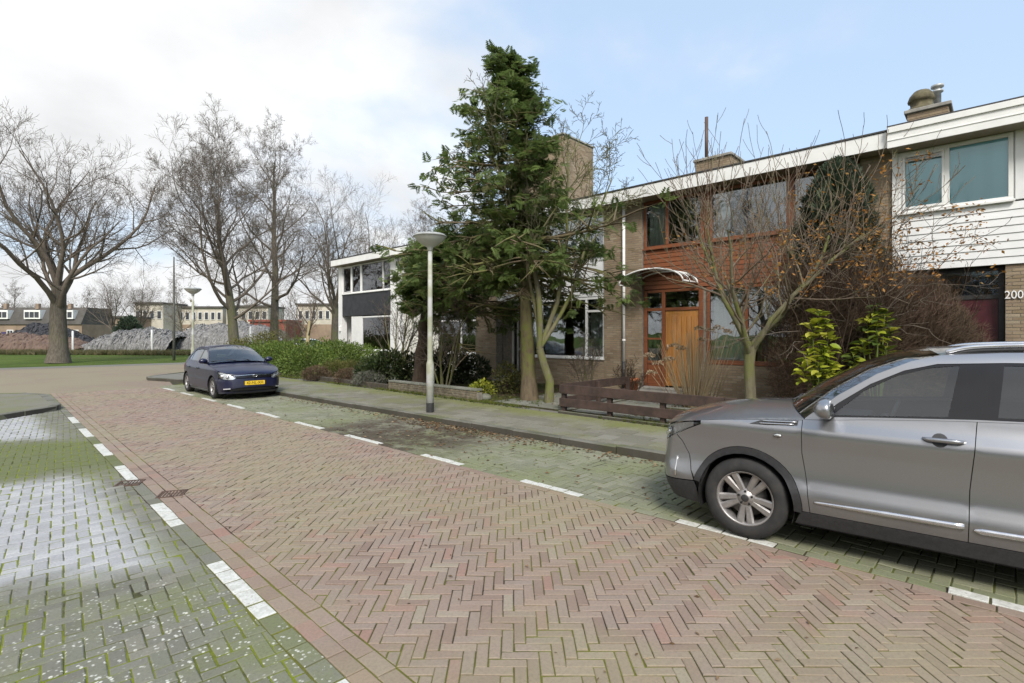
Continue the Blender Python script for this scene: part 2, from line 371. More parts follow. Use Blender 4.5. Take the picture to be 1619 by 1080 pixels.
# ---------------------------------------------------------------- paving materials
def paving_materials():
    t=NT('brick_red'); r=t.rnd(); P=t.pos()
    c=t.ramp(r,[(0,(.220,.155,.122)),(.22,(.258,.188,.148)),(.45,(.282,.212,.168)),(.6,(.255,.200,.162)),(.78,(.290,.218,.172)),(.9,(.285,.168,.132)),(.97,(.30,.25,.19))])
    moss=t.mr(t.noise(.5,5,.62),.40,.60); c=t.mix(t.math('MULTIPLY',moss,.58),c,(.268,.238,.145))
    wear=t.mr(t.noise(2.7,4),.5,.75); c=t.mix(t.math('MULTIPLY',wear,.3),c,(.30,.235,.20))
    c=t.mix(t.mr(t.noise(55,4,.7),.35,.75,0,.35),c,(.12,.095,.075))
    t.bump(t.noise(90,5,.7),.35,.004); MATS['brick']=t.fin(c,t.mr(t.noise(3,4),.3,.7,.62,.85),spec=.35)
    # joints: soil with moss
    def joint(name,soil,m1,m2,lo,hi,sc):
        t=NT(name); mk=t.mr(t.noise(sc,5,.6),lo,hi); c=t.mix(t.mr(t.noise(40,4),.3,.7),soil,tuple(x*.55 for x in soil))
        c=t.mix(mk,c,t.mix(t.noise(25,3),m1,m2)); t.bump(t.noise(120,5,.7),.9,.01); MATS[name]=t.fin(c,.95,spec=.1)
    joint('joint_road',(.085,.072,.052),(.19,.19,.030),(.10,.11,.03),.40,.58,1.0)
    joint('joint_left',(.085,.080,.055),(.24,.27,.022),(.13,.16,.025),.36,.52,.9)
    joint('joint_strip',(.075,.070,.050),(.15,.17,.03),(.09,.11,.03),.40,.58,.9)
    # grey concrete pavers of the left bays: pale dry standing places between mossy strips
    t=NT('paver_grey'); r=t.rnd(); sp=t.n('ShaderNodeSeparateXYZ',{0:t.pos()})
    base=t.ramp(r,[(0,(.150,.146,.118)),(.4,(.185,.182,.150)),(.75,(.170,.172,.132)),(1,(.21,.20,.165))])
    moss=t.mr(t.noise(1.1,5,.6),.44,.62); base=t.mix(t.math('MULTIPLY',moss,.6),base,(.165,.185,.075))
    pale=t.ramp(r,[(0,(.33,.33,.335)),(.5,(.38,.38,.39)),(1,(.43,.43,.43))])
    wob=t.math('MULTIPLY',t.math('SUBTRACT',t.noise(.9,4),.5),1.6); yy=t.math('ADD',t.math('ADD',sp.outputs[1],wob),t.math('MULTIPLY',sp.outputs[0],.55))
    def band(a,b,e): return t.math('MULTIPLY',t.mr(yy,a-e,a+e),t.mr(yy,b-e,b+e,1,0))
    pk=t.math('MAXIMUM',band(5.0,8.5,.35),band(11.9,16.2,.35)); pk=t.math('MULTIPLY',pk,t.mr(t.math('ADD',sp.outputs[0],t.math('MULTIPLY',wob,.18)),.85,1.25,1,0))
    pk=t.math('MULTIPLY',pk,t.mr(t.noise(6,4),.2,.55,.7,1)); c=t.mix(pk,base,pale)
    dk=t.math('MULTIPLY',band(8.9,11.6,.4),.75); c=t.mix(dk,c,(.115,.135,.045))
    lich=t.n('ShaderNodeTexVoronoi',{'Vector':t.pos(),'Scale':34.0,'Randomness':1.0}); sp_=t.math('MULTIPLY',t.mr(lich.outputs['Distance'],.18,.36,1,0),t.mr(t.noise(6,5,.75),.46,.56)); sp_=t.math('MULTIPLY',sp_,t.mr(yy,4.0,5.0,1,0))
    c=t.mix(t.math('MULTIPLY',sp_,.85),c,(.62,.62,.56)); c=t.mix(t.mr(t.noise(60,4,.7),.4,.8,0,.35),c,(.05,.05,.035))
    t.bump(t.noise(80,6,.7),.5,.004); MATS['paver_left']=t.fin(c,t.mr(pk,0,1,.85,.75),spec=.2)
    t=NT('paver_green'); r=t.rnd(); c=t.ramp(r,[(0,(.165,.168,.115)),(.5,(.205,.208,.148)),(1,(.24,.235,.175))])
    c=t.mix(t.mr(t.noise(.8,5,.6),.40,.62,0,.65),c,(.175,.195,.090)); c=t.mix(t.mr(t.noise(.55,4),.5,.68,0,.55),c,(.29,.28,.23))
    st=t.mr(t.noise(1.5,5,.7,dist=.6),.55,.68); sp=t.n('ShaderNodeSeparateXYZ',{0:t.pos()}); zn=t.math('MULTIPLY',t.mr(sp.outputs[1],5.2,6.6),t.mr(sp.outputs[1],8.6,9.8,1,0))
    c=t.mix(t.math('MULTIPLY',zn,t.mr(t.noise(2.2,5,.7),.35,.55,.2,.9)),c,(.055,.038,.026)); c=t.mix(t.mr(t.noise(60,4,.7),.4,.8,0,.4),c,(.05,.05,.03))
    t.bump(t.noise(80,6,.7),.5,.004); MATS['paver_strip']=t.fin(c,.82,spec=.35)
    t=NT('tile_pavement'); r=t.rnd(); c=t.ramp(r,[(0,(.165,.158,.125)),(.5,(.195,.185,.150)),(1,(.23,.22,.185))])
    sp=t.n('ShaderNodeSeparateXYZ',{0:t.pos()}); edge=t.mr(t.math('ADD',sp.outputs[0],t.math('MULTIPLY',t.noise(1.3,4),1.1)),8.0,8.8)
    c=t.mix(t.mr(t.noise(.9,5,.62),.42,.66,0,.75),c,(.160,.165,.075)); c=t.mix(t.math('MULTIPLY',edge,.6),c,(.17,.19,.04)); c=t.mix(t.mr(t.noise(2.4,5,.7),.55,.75,0,.55),c,(.075,.062,.045))
    c=t.mix(t.mr(t.noise(60,4,.7),.4,.8,0,.4),c,(.05,.045,.03))
    t.bump(t.noise(70,6,.7),.5,.004); MATS['tile']=t.fin(c,.85,spec=.3)
    t=NT('paint_white_block'); c=t.mix(t.mr(t.noise(14,5,.7),.35,.7),(.60,.60,.56),(.42,.42,.375)); c=t.mix(t.mr(t.noise(45,4,.75),.52,.68,0,.7),c,(.26,.24,.20)); t.bump(t.noise(70,5,.7),.4,.003); MATS['white_block']=t.fin(c,.7)
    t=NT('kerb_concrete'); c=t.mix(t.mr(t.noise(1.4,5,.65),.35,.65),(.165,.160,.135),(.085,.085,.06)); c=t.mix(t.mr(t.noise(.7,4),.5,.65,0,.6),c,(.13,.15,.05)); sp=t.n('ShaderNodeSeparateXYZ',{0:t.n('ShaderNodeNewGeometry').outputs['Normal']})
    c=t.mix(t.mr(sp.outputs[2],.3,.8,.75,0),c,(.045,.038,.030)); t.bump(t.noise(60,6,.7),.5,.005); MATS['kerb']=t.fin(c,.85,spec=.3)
    # far brick paving, too far to tell the bricks apart
    t=NT('brick_far'); bt=t.n('ShaderNodeTexBrick',{'Vector':t.n('ShaderNodeVectorRotate',{'Vector':t.pos(),'Angle':R(45)},rotation_type='Z_AXIS').outputs[0],'Color1':(.215,.162,.122,1),'Color2':(.242,.188,.142,1),'Mortar':(.13,.10,.075,1),'Scale':4.8,'Mortar Size':.012,'Row Height':.3})
    c=t.mix(t.mr(t.noise(.35,5,.6),.34,.54,0,.8),bt.outputs[0],(.235,.208,.135)); c=t.mix(t.mr(t.noise(2.1,4),.45,.7,0,.35),c,(.245,.190,.15)); t.bump(t.noise(20,4),.2,.01); MATS['brick_far']=t.fin(c,.8,spec=.3)
    t=NT('asphalt_old'); c=t.mix(t.noise(.6,5),(.20,.19,.165),(.145,.145,.125)); c=t.mix(t.mr(t.noise(30,4),.4,.7,0,.3),c,(.07,.07,.06)); t.bump(t.noise(60,4),.3,.01); MATS['asphalt']=t.fin(c,.85,spec=.3)
    t=NT('grass'); c=t.mix(t.mr(t.noise(.28,5,.6),.35,.65),(.060,.100,.018),(.105,.150,.030)); c=t.mix(t.mr(t.noise(6,5,.7),.4,.7,0,.6),c,(.045,.065,.014)); c=t.mix(t.mr(t.noise(.11,4),.55,.7,0,.5),c,(.14,.125,.055)); t.bump(t.noise(30,5,.7),1.0,.05); MATS['grass']=t.fin(c,.95,spec=.1)
    t=NT('soil'); c=t.mix(t.mr(t.noise(2.2,6,.7),.35,.65),(.055,.042,.030),(.095,.080,.050)); c=t.mix(t.mr(t.noise(.9,5,.65),.46,.62,0,.75),c,(.085,.105,.028)); t.bump(t.noise(26,6,.7),1.0,.05); MATS['soil']=t.fin(c,.95,spec=.1)
    t=NT('flag_stone'); c=t.mix(t.mr(t.noise(1.2,5,.65),.35,.65),(.24,.24,.215),(.16,.165,.13)); c=t.mix(t.mr(t.noise(3,5,.7),.5,.7,0,.6),c,(.10,.11,.06)); r=t.rnd(); c=t.mix(t.mr(r,0,1,0,.3),c,(.12,.12,.10)); t.bump(t.noise(60,6,.7),.4,.004); MATS['flag']=t.fin(c,.85,spec=.3)
paving_materials()

# ---------------------------------------------------------------- ground, road, bays, kerbs, pavement
eL=lambda y:1.20+.0285*(y-2.5)                # outer edge of the white block row on the left
kb=lambda y:6.53-.0236*y                      # road side of the right kerb
def build_ground():
    g=[(2600*math.cos(a),2600*math.sin(a)) for a in [2*math.pi*i/48 for i in range(48)]]
    struct('ground',sheet(g,-.06),MATS['grass'])
    Y0,Y1=-4.0,20.0
    # carriageway
    road=struct('road',sheet([(eL(Y0)-.02,Y0),(4.58,Y0),(4.58,Y1),(eL(Y1)-.02,Y1)],-.0055),MATS['joint_road'])
    far=MB(); far.poly([(eL(Y1)-.3,Y1,-.004),(4.9,Y1,-.004),(5.6,24.0,-.004),(6.5,25.5,-.004),(9,26.6,-.004),(60,29,-.004),(60,36,-.004),(8.9,35.0,-.004),(1.4,36.0,-.004),(-40,41.5,-.004),(-40,24,-.004),(-2,22,-.004),(.9,21.2,-.004)])
    o=far.build('far_paving',MATS['brick_far'],road)
    MB().poly([(60,36,.0),(60,38.3,.0),(8.9,37.0,.0),(1.4,37.6,.0),(-40,44,.0),(-40,41.3,.0),(1.4,35.8,.0),(8.9,34.8,.0)]).build('gutter_strip',MATS['asphalt'],road)
    rg=random.Random(11)
    reg=[(eL(Y0)+.345,Y0),(4.358,Y0),(4.358,Y1),(eL(Y1)+.345,Y1)]
    pc=herringbone((1.2,4.5,Y0,Y1),.0675,3,-YAW,(.3,1.1))
    lay('brick','brick_field',road,pc,MATS['brick'],reg=reg,rng=rg)
    edge=[]
    ang=math.pi/2-math.atan(.0285)
    for row in (0,1):
        y=Y0+row*.1
        while y<Y1: edge.append((eL(y)+.12+.056+row*.112,y+.105,.205,.105,ang)); y+=.212
    y=Y0
    while y<Y1: edge.append((4.412,y+.105,.205,.098,math.pi/2)); y+=.211
    lay('edge_brick','edge_brick_row',road,edge,MATS['brick'],rng=rg,limit=200)
    white=[];grey=[]
    for left in (1,0):
        y=Y0
        while y<Y1:
            ym=y+.106
            ph=((ym-(1.37 if left else -.67))%(1.95 if left else 1.93))
            on=ph<(1.02 if left else .97)
            w=(eL(ym)+.058,ym,.199,.110,ang) if left else (4.522,ym,.201,.1,math.pi/2)
            (white if on and (left==0 or ym<14.6) else grey).append(w); y+=.2125
    lay('white_block','white_block_row',road,white,MATS['white_block'],rng=rg,z=.002,limit=120,minpx=6)
    # parking bays on the left
    bay=struct('parking_bay',sheet([(-14,Y0),(eL(Y0)-.02,Y0),(eL(16.5)-.02,16.5),(-14,16.5)],-.005),MATS['joint_left'])
    reg=[(-3.0,Y0),(eL(Y0)-.004,Y0),(eL(16.0)-.004,16.0),(-3.0,16.0)]
    lay('paver','paver_field',bay,herringbone((-3.0,1.8,Y0,16.0),.086,2,-R(6),(0,0),.007),MATS['paver_left'],reg=reg,rng=rg,c=.006,jz=.003,jt=.018)
    lay('edge_paver','edge_paver_row',bay,[g for g in grey if g[0]<3],MATS['paver_left'],rng=rg,limit=60)
    # parking strip on the right
    strip=struct('parking_strip',sheet([(4.57,Y0),(kb(Y0)+.02,Y0),(kb(20)+.02,20),(5.6,21.5),(4.57,23.4)],-.005),MATS['joint_strip'])
    reg=[(4.576,Y0),(kb(Y0)-.003,Y0),(kb(20.5)-.003,20.5),(4.576,20.5)]
    lay('paver','paver_field',strip,herringbone((4.4,6.8,Y0,20.5),.106,2,-R(1),(0,0)),MATS['paver_strip'],reg=reg,rng=rg,c=.006,jz=.003,jt=.015)
    lay('edge_paver','edge_paver_row',strip,[g for g in grey if g[0]>3],MATS['paver_strip'],rng=rg,limit=60)
    # kerb of single stones and the pavement on the right
    pav=struct('pavement',sheet([(kb(Y0)+.05,Y0),(8.62,Y0),(8.62,24.5),(12,28.0),(9,26.4),(6.5,25.3),(5.2,24.2),(4.95,23.5),(5.5,21.6),(kb(19.5)+.06,19.5)],.1),MATS['asphalt'])
    def kerb_line(pts,name,parent,w=.14,h=.108,n0=0):
        for a,b in zip(pts,pts[1:]):
            L=math.hypot(b[0]-a[0],b[1]-a[1]); k=max(1,round(L/1.0)); an=math.atan2(b[1]-a[1],b[0]-a[0])
            for i in range(k):
                f=(i+.5)/k; l=L/k-.008
                m=MB().box(-l/2,l/2,-w,0,-.15,h,bev=.012); o=m.build(name,MATS['kerb'],parent)
                o.location=(a[0]+(b[0]-a[0])*f,a[1]+(b[1]-a[1])*f,rg.gauss(0,.004)); o.rotation_euler=(rg.gauss(0,.006),rg.gauss(0,.003),an+rg.gauss(0,.002))
    ys=[Y0+i for i in range(24)]
    kerb_line([(kb(y),y) for y in (Y0,2,8,14,19.4)],'kerb_stone',pav)
    kerb_line([(kb(19.4),19.4),(5.55,21.2),(4.85,23.3),(4.95,24.0),(5.3,24.5),(6.5,25.6),(9,26.7),(14,27.4)],'kerb_stone',pav)
    reg=[(kb(Y0)+.145,Y0),(8.36,Y0),(8.36,24.3),(kb(24.3)+.145,24.3)]
    tl=[]
    for i in range(8):
        for j in range(96):
            x=6.10+i*.302; y=Y0+j*.302+(.151 if i%2 else 0); tl.append((x+.15-.0236*(y-8),y,.298,.298,math.pi/2+.0236))
    lay('tile','tile_field',pav,tl,MATS['tile'],z=.108,reg=reg,rng=rg,c=.004,jz=.0025,jt=.008)
    # nose of the pavement on the left, between the bays and the side street
    isl=[(-12,10.6),(.40,14.4),(1.50,15.45),(1.62,15.9),(1.62,18.9),(1.3,19.6),(.6,20.2),(-12,22)]
    nose=struct('pavement_nose',MB().prism(isl,-.1,.1),MATS['tile'])
    kerb_line([isl[i] for i in range(7,0,-1)][1:]+[(-8,11.83)],'kerb_stone',nose,w=.16,h=.112)
    # the gardens: soil with paths of flags
    gd=struct('garden_soil',MB().prism([(8.60,-6),(15.2,-6),(15.2,26.6),(13,27.4),(9.5,26.2),(8.62,24.4)],-.05,.13),MATS['soil'])
    fl=[]
    for i in range(18):
        for j in range(7):
            x=8.80+i*.302;y=6.75+j*.302; fl.append((x,y,.296,.296,0))
    for i in range(15):
        for j in range(13):
            x=8.86+i*.302;y=2.7+j*.302
            if not(9.0<x<10.4 and 3.3<y<5.4): fl.append((x,y,.296,.296,0))
    lay('flag','flag_field',gd,fl,MATS['flag'],z=.142,rng=rg,limit=120,c=.003,jt=.006)
    # rusty gully covers near the left edge of the road
    for px,py,lab in ((205,764,'rusty brown gully cover among the grey pavers beside the white blocks'),(272,781,'rusty brown gully cover at the edge of the red brick road')):
        x,y=gp(px,py); t=thing('gully_cover',lab,'drain cover',(x,y,0),-YAW+R(20),'gully covers'); t.scale=(.62,.75,1)
        rust=simple('rust',(.085,.050,.034),.85,.35,18,.4)
        m=MB().box(-.20,.20,-.17,-.14,-.02,.006).box(-.20,.20,.14,.17,-.02,.006).box(-.20,-.17,-.139,.139,-.02,.006).box(.17,.20,-.139,.139,-.02,.006); m.build('frame',rust,t)
        for i in range(7): MB().box(-.168+i*.05,-.168+i*.05+.034,-.138,.138,-.018,.004,bev=.003).build('bar',rust,t)
        MB().box(-.168,.168,-.138,.138,-.02,-.012).build('pit',simple('pit_dark',(.02,.017,.014),.95),t)
build_ground()
# ---------------------------------------------------------------- building materials
def house_materials():
    t=NT('facing_brick'); r=t.rnd(); c=t.ramp(r,[(0,(.26,.195,.125)),(.3,(.32,.245,.165)),(.6,(.365,.29,.20)),(.8,(.295,.215,.15)),(1,(.41,.345,.25))])
    c=t.mix(t.mr(t.noise(.8,5,.6),.42,.68,0,.5),c,(.19,.155,.105)); c=t.mix(t.mr(t.noise(50,4,.7),.4,.75,0,.3),c,(.10,.08,.055)); t.bump(t.noise(70,5,.7),.5,.004); MATS['facing']=t.fin(c,.9,spec=.2)
    MATS['mortar']=simple('mortar',(.22,.20,.165),.95,.2,12,.4)
    t=NT('redwood'); v=t.scaled((6,.6,14)); f=t.noise(2.2,6,.65,v,.4); r=t.rnd(); c=t.ramp(f,[(.25,(.150,.045,.018)),(.5,(.235,.078,.030)),(.75,(.30,.115,.045))]); c=t.mix(t.mr(r,0,1,0,.35),c,(.17,.06,.03)); c=t.mix(t.mr(t.noise(1.4,5),.45,.7,0,.35),c,(.10,.055,.035)); t.bump(f,.25,.004); MATS['redwood']=t.fin(c,.5)
    t=NT('varnished_oak'); f=t.noise(2.0,6,.6,t.scaled((8,8,.7)),.6); c=t.ramp(f,[(.3,(.33,.135,.030)),(.55,(.46,.21,.055)),(.8,(.36,.15,.035))]); t.bump(f,.15,.003); MATS['oak']=t.fin(c,.35,Coat_Weight=.4)
    simple('white_paint',(.78,.78,.76),.45,.05,3,.05); simple('cream_paint',(.70,.685,.62),.6,.07,2,.08); simple('white_cladding',(.76,.765,.76),.42,.05,2.4,.03)
    simple('soffit',(.30,.265,.20),.8,.12,3,.1); simple('roof_edge',(.05,.05,.05),.7,.3,8); simple('bitumen',(.06,.06,.06),.9,.25,3,.4)
    simple('black_panel',(.026,.028,.034),.5,.15,2); simple('brown_panel',(.085,.05,.035),.55,.2,4); simple('zinc',(.42,.43,.43),.5,.18,7,.05,.3); simple('dark_red_door',(.075,.016,.022),.4,.15,5)
    simple('interior',(.16,.145,.125),.95,.15,1.5); simple('dark_steel',(.03,.03,.03),.5,.2,9); simple('concrete',(.30,.29,.26),.9,.2,5,.4)
    t=NT('curtain'); c=t.mix(t.noise(30,3),(.85,.85,.82),(.74,.74,.71)); t.fin(c,.9,spec=.1); MATS['curtain']=t.mat
    t=NT('blind_teal'); w=t.n('ShaderNodeTexWave',{'Vector':t.pos(),'Scale':1.1,'Distortion':1.2},bands_direction='Y'); t.fin(t.mix(t.mr(w.outputs[0],0,1,0,.35),(.34,.82,.93),(.26,.70,.82)),.7); MATS['blind']=t.mat
    glassmat('pane',(.84,.88,.87),.085,.01,1.5,1.35)
    glassmat('pane_clear',(.95,.97,.97),.02,.01,1.5,1.0)
    glassmat('acrylic',(.90,.92,.92),.05,.06,1.45,1.2)
house_materials()
def text_mesh(s,size,ext,mat_):
    cu=bpy.data.curves.new('lettering','FONT'); cu.body=s; cu.size=size; cu.extrude=ext; cu.align_x='CENTER'; cu.align_y='CENTER'
    o=bpy.data.objects.new('lettering',cu); col.objects.link(o); dg=bpy.context.evaluated_depsgraph_get(); me=bpy.data.meshes.new_from_object(o.evaluated_get(dg))
    bpy.data.objects.remove(o); bpy.data.curves.remove(cu); me.materials.clear(); me.materials.append(mat_); return me
def brick_part(house,org,x,y0,y1,z0,z1,rng,xd=.3,face='-x',name='brickwork'):
    """mortar wall with real bricks standing 4 mm proud; joined as one part because the courses are too small to pick apart"""
    w=MB()
    if face=='-x': w.box(x+.006,x+xd,y0,y1,z0,z1)
    else: w.box(x,x+xd,y0+.006,y1,z0,z1)
    w.build('wall',MATS['mortar'],house,org)
    m=MB(); n=int((z1-z0)/.0625); H=(z1-z0)/n
    a0,a1=(y0,y1) if face=='-x' else (x,x+xd)
    for i in range(n):
        a=a0-(.11 if i%2 else 0.0)
        while a<a1-.012:
            b0,b1=max(a,a0)+.005,min(a+.22,a1)-.005
            if b1-b0>.02:
                d=rng.gauss(0,.0015); zz0,zz1=z0+i*H+.005,z0+(i+1)*H-.006
                if face=='-x': m.box(x+d,x+.02,b0,b1,zz0,zz1,0,rng.random()*.98+.01)
                else: m.box(b0,b1,y0+d,y0+.02,zz0,zz1,0,rng.random()*.98+.01)
            a+=.22
    stuff(m.build(name,MATS['facing'],house,org))
def window(house,org,x,y0,y1,z0,z1,fm,splits=(),fw=.06,trans=None,vents=(),curtains=(),name='window',blind=None,sill=True,back=None,glass='pane'):
    """frame mesh with one pane per light; a pane is a part of its window"""
    x=x-org[0]; y0-=org[1]; y1-=org[1]; z0-=org[2]; z1-=org[2]; ox,oy,oz=org
    f=MB(); d0,d1=x-.03,x+.05
    f.box(d0,d1,y0,y1,z0,z0+fw,bev=.004).box(d0,d1,y0,y1,z1-fw,z1,bev=.004).box(d0,d1,y0,y0+fw,z0+fw,z1-fw,bev=.004).box(d0,d1,y1-fw,y1,z0+fw,z1-fw,bev=.004)
    ed=[y0+fw]; lights=[]
    for s in sorted(splits,key=lambda q:q[0] if isinstance(q,tuple) else q):
        a,b=(s if isinstance(s,tuple) else (s-fw/2,s+fw/2)); a-=oy; b-=oy
        f.box(d0-.004,d1,a,b,z0+fw,z1-fw,bev=.004); lights.append((ed[-1],a)); ed.append(b)
    lights.append((ed[-1],y1-fw)); cells=[]
    for i,(a,b) in enumerate(lights):
        tz=(trans or {}).get(i)
        if tz: f.box(d0-.003,d1,a,b,tz-oz-fw/2,tz-oz+fw/2,bev=.004); cells+=[(i,a,b,z0+fw,tz-oz-fw/2),(i,a,b,tz-oz+fw/2,z1-fw)]
        else: cells.append((i,a,b,z0+fw,z1-fw))
    for i in vents:                                    # opening sashes: a second frame inside the light
        for (k,a,b,c,d) in cells:
            if k==i:
                e=.045; f.box(d0-.02,d0+.03,a,b,c,c+e,bev=.004).box(d0-.02,d0+.03,a,b,d-e,d,bev=.004).box(d0-.02,d0+.03,a,a+e,c+e,d-e,bev=.004).box(d0-.02,d0+.03,b-e,b,c+e,d-e,bev=.004)
    w=f.build(name,fm,house)
    for (i,a,b,c,d) in cells: MB().box(x+.008,x+.014,a+.001,b-.001,c+.001,d-.001).build('pane',MATS[glass],w)
    if sill: MB().box(x-.09,x-.031,y0-.02,y1+.02,z0-.035,z0+.012,bev=.006).build('sill',fm,w)
    for (a,b,c,d) in curtains:                         # pleated curtain strips a..b
        a-=oy;b-=oy;c-=oz;d-=oz; n=max(6,int((b-a)/.035)); q=MB(); bb=0
        for k in range(n+1):
            yy=a+(b-a)*k/n; xx=x+.16+.03*math.sin(k*1.7)+.01*math.sin(k*.6); q.v+=[(xx,yy,c),(xx,yy,d)]
        for k in range(n): q.face((2*k,2*k+2,2*k+3,2*k+1),0,0.0,True)
        q.build('curtain',MATS['curtain'],w)
    for (a,b,c,d) in (blind or []): MB().box(x+.022,x+.026,a-oy,b-oy,c-oz,d-oz).build('blind',MATS['blind'],w)
    return w
def box_part(house,org,name,mat_,*bx,bev=.0):
    m=MB()
    for b in bx: m.box(*b,bev=bev)
    return m.build(name,mat_,house,org)
def shell(house,org,X,y0,y1,depth=9.0,side=None,side1=None):
    """side walls, back wall, floors and flat roof behind the facade"""
    s=MB(); s.box(X+.31,X+depth,y0+.005,y0+.12,-.05,5.38).box(X+.31,X+depth,y1-.12,y1-.005,-.05,5.38).box(X+depth-.2,X+depth,y0+.125,y1-.125,-.05,5.38)
    s.build('side_walls',side or MATS['mortar'],house,org)
    MB().box(X+.30,X+depth-.21,y0+.13,y1-.13,.1,.3).box(X+.30,X+depth-.21,y0+.13,y1-.13,2.86,3.05).box(X+3.2,X+3.3,y0+.13,y1-.13,.31,2.85).box(X+3.2,X+3.3,y0+.13,y1-.13,3.06,5.37).build('interior',MATS['interior'],house,org)
def roof(house,org,X,y0,y1,ov=.42,zb=5.40,zt=5.71,fm='white_paint',band=False,depth=9.0,dz=0.0):
    r=MB().box(X-ov+.03,X+depth,y0,y1,zb+.03,zt-.05).build('roof',MATS['bitumen'],house,org)
    f=MB().box(X-ov,X-ov+.026,y0+.002,y1-.002,zb,zt,bev=.003)
    if band: f.box(X-ov-.012,X-ov-.001,y0+.002,y1-.002,zb+.14,zb+.155).box(X-ov-.03,X-ov-.001,y0+.002,y1-.002,zt-.10,zt+.012,bev=.004)
    k=5
    f.build('fascia',MATS[fm],r,org)
    MB().box(X-ov-.02,X-ov+.12,y0,y1,zt+.013,zt+.045).build('roof_edge',MATS['roof_edge'],r,org)
    MB().box(X-ov+.027,X+.3,y0+.003,y1-.003,zb+.004,zb+.029).build('soffit',MATS['soffit'],r,org)
    return r
def planks(house,org,mat_,x,y0,y1,z0,z1,n,th=.022,name='plank',lap=.012,rng=random):
    H=(z1-z0)/n
    for i in range(n):
        m=MB(); a,b=z0+i*H+.003,z0+(i+1)*H-.003     # feathered board: thicker at its lower edge
        m.v+=[(x-th-lap,y0,a),(x-th,y0,b),(x,y0,b),(x,y0,a),(x-th-lap,y1,a),(x-th,y1,b),(x,y1,b),(x,y1,a)]
        for q in ((0,1,2,3),(7,6,5,4),(0,4,5,1),(1,5,6,2),(3,7,4,0),(2,6,7,3)): m.face(q)
        m.build(name,mat_,house,org)
    MB().box(x+.001,x+.05,y0,y1,z0,z1).build('backing_board',mat_,house,org)
def chimney(house,org,x0,x1,y0,y1,z1,rng,cap=True):
    w=MB().box(x0+.006,x1-.006,y0+.006,y1-.006,5.6,z1-.02).build('chimney',MATS['mortar'],house,org)
    m=MB(); n=int((z1-5.65)/.0625)
    for i in range(n):
        za,zb=5.65+i*.0625+.005,5.65+(i+1)*.0625-.005
        for (a0,a1,fx) in ((y0,y1,'x'),(x0,x1,'y')):
            a=a0-(.11 if (i%2)==(fx=='x') else 0)
            while a<a1-.01:
                b0,b1=max(a,a0)+.004,min(a+.22,a1)-.004
                if b1-b0>.02:
                    r=rng.random()*.98+.01
                    if fx=='x': m.box(x0,x0+.02,b0,b1,za,zb,0,r)
                    else: m.box(b0,b1,y0,y0+.02,za,zb,0,r)
                a+=.22
    stuff(m.build('brickwork',MATS['facing'],w,org))
    if cap: MB().box(x0-.05,x1+.05,y0-.05,y1+.05,z1-.02,z1+.06,bev=.012).build('chimney_cap',MATS['concrete'],w,org)
    return w
def downpipe(house,org,x,y,z0,z1,mat_,r=.042):
    p=MB().tube([(x,y,z0),(x,y,z1)],r,10).build('downpipe',mat_,house,org)
    for z in (z0+.6,(z0+z1)/2,z1-.4): MB().tube([(x,y,z-.03),(x,y,z+.03)],r+.008,10).build('bracket',mat_,p,org)

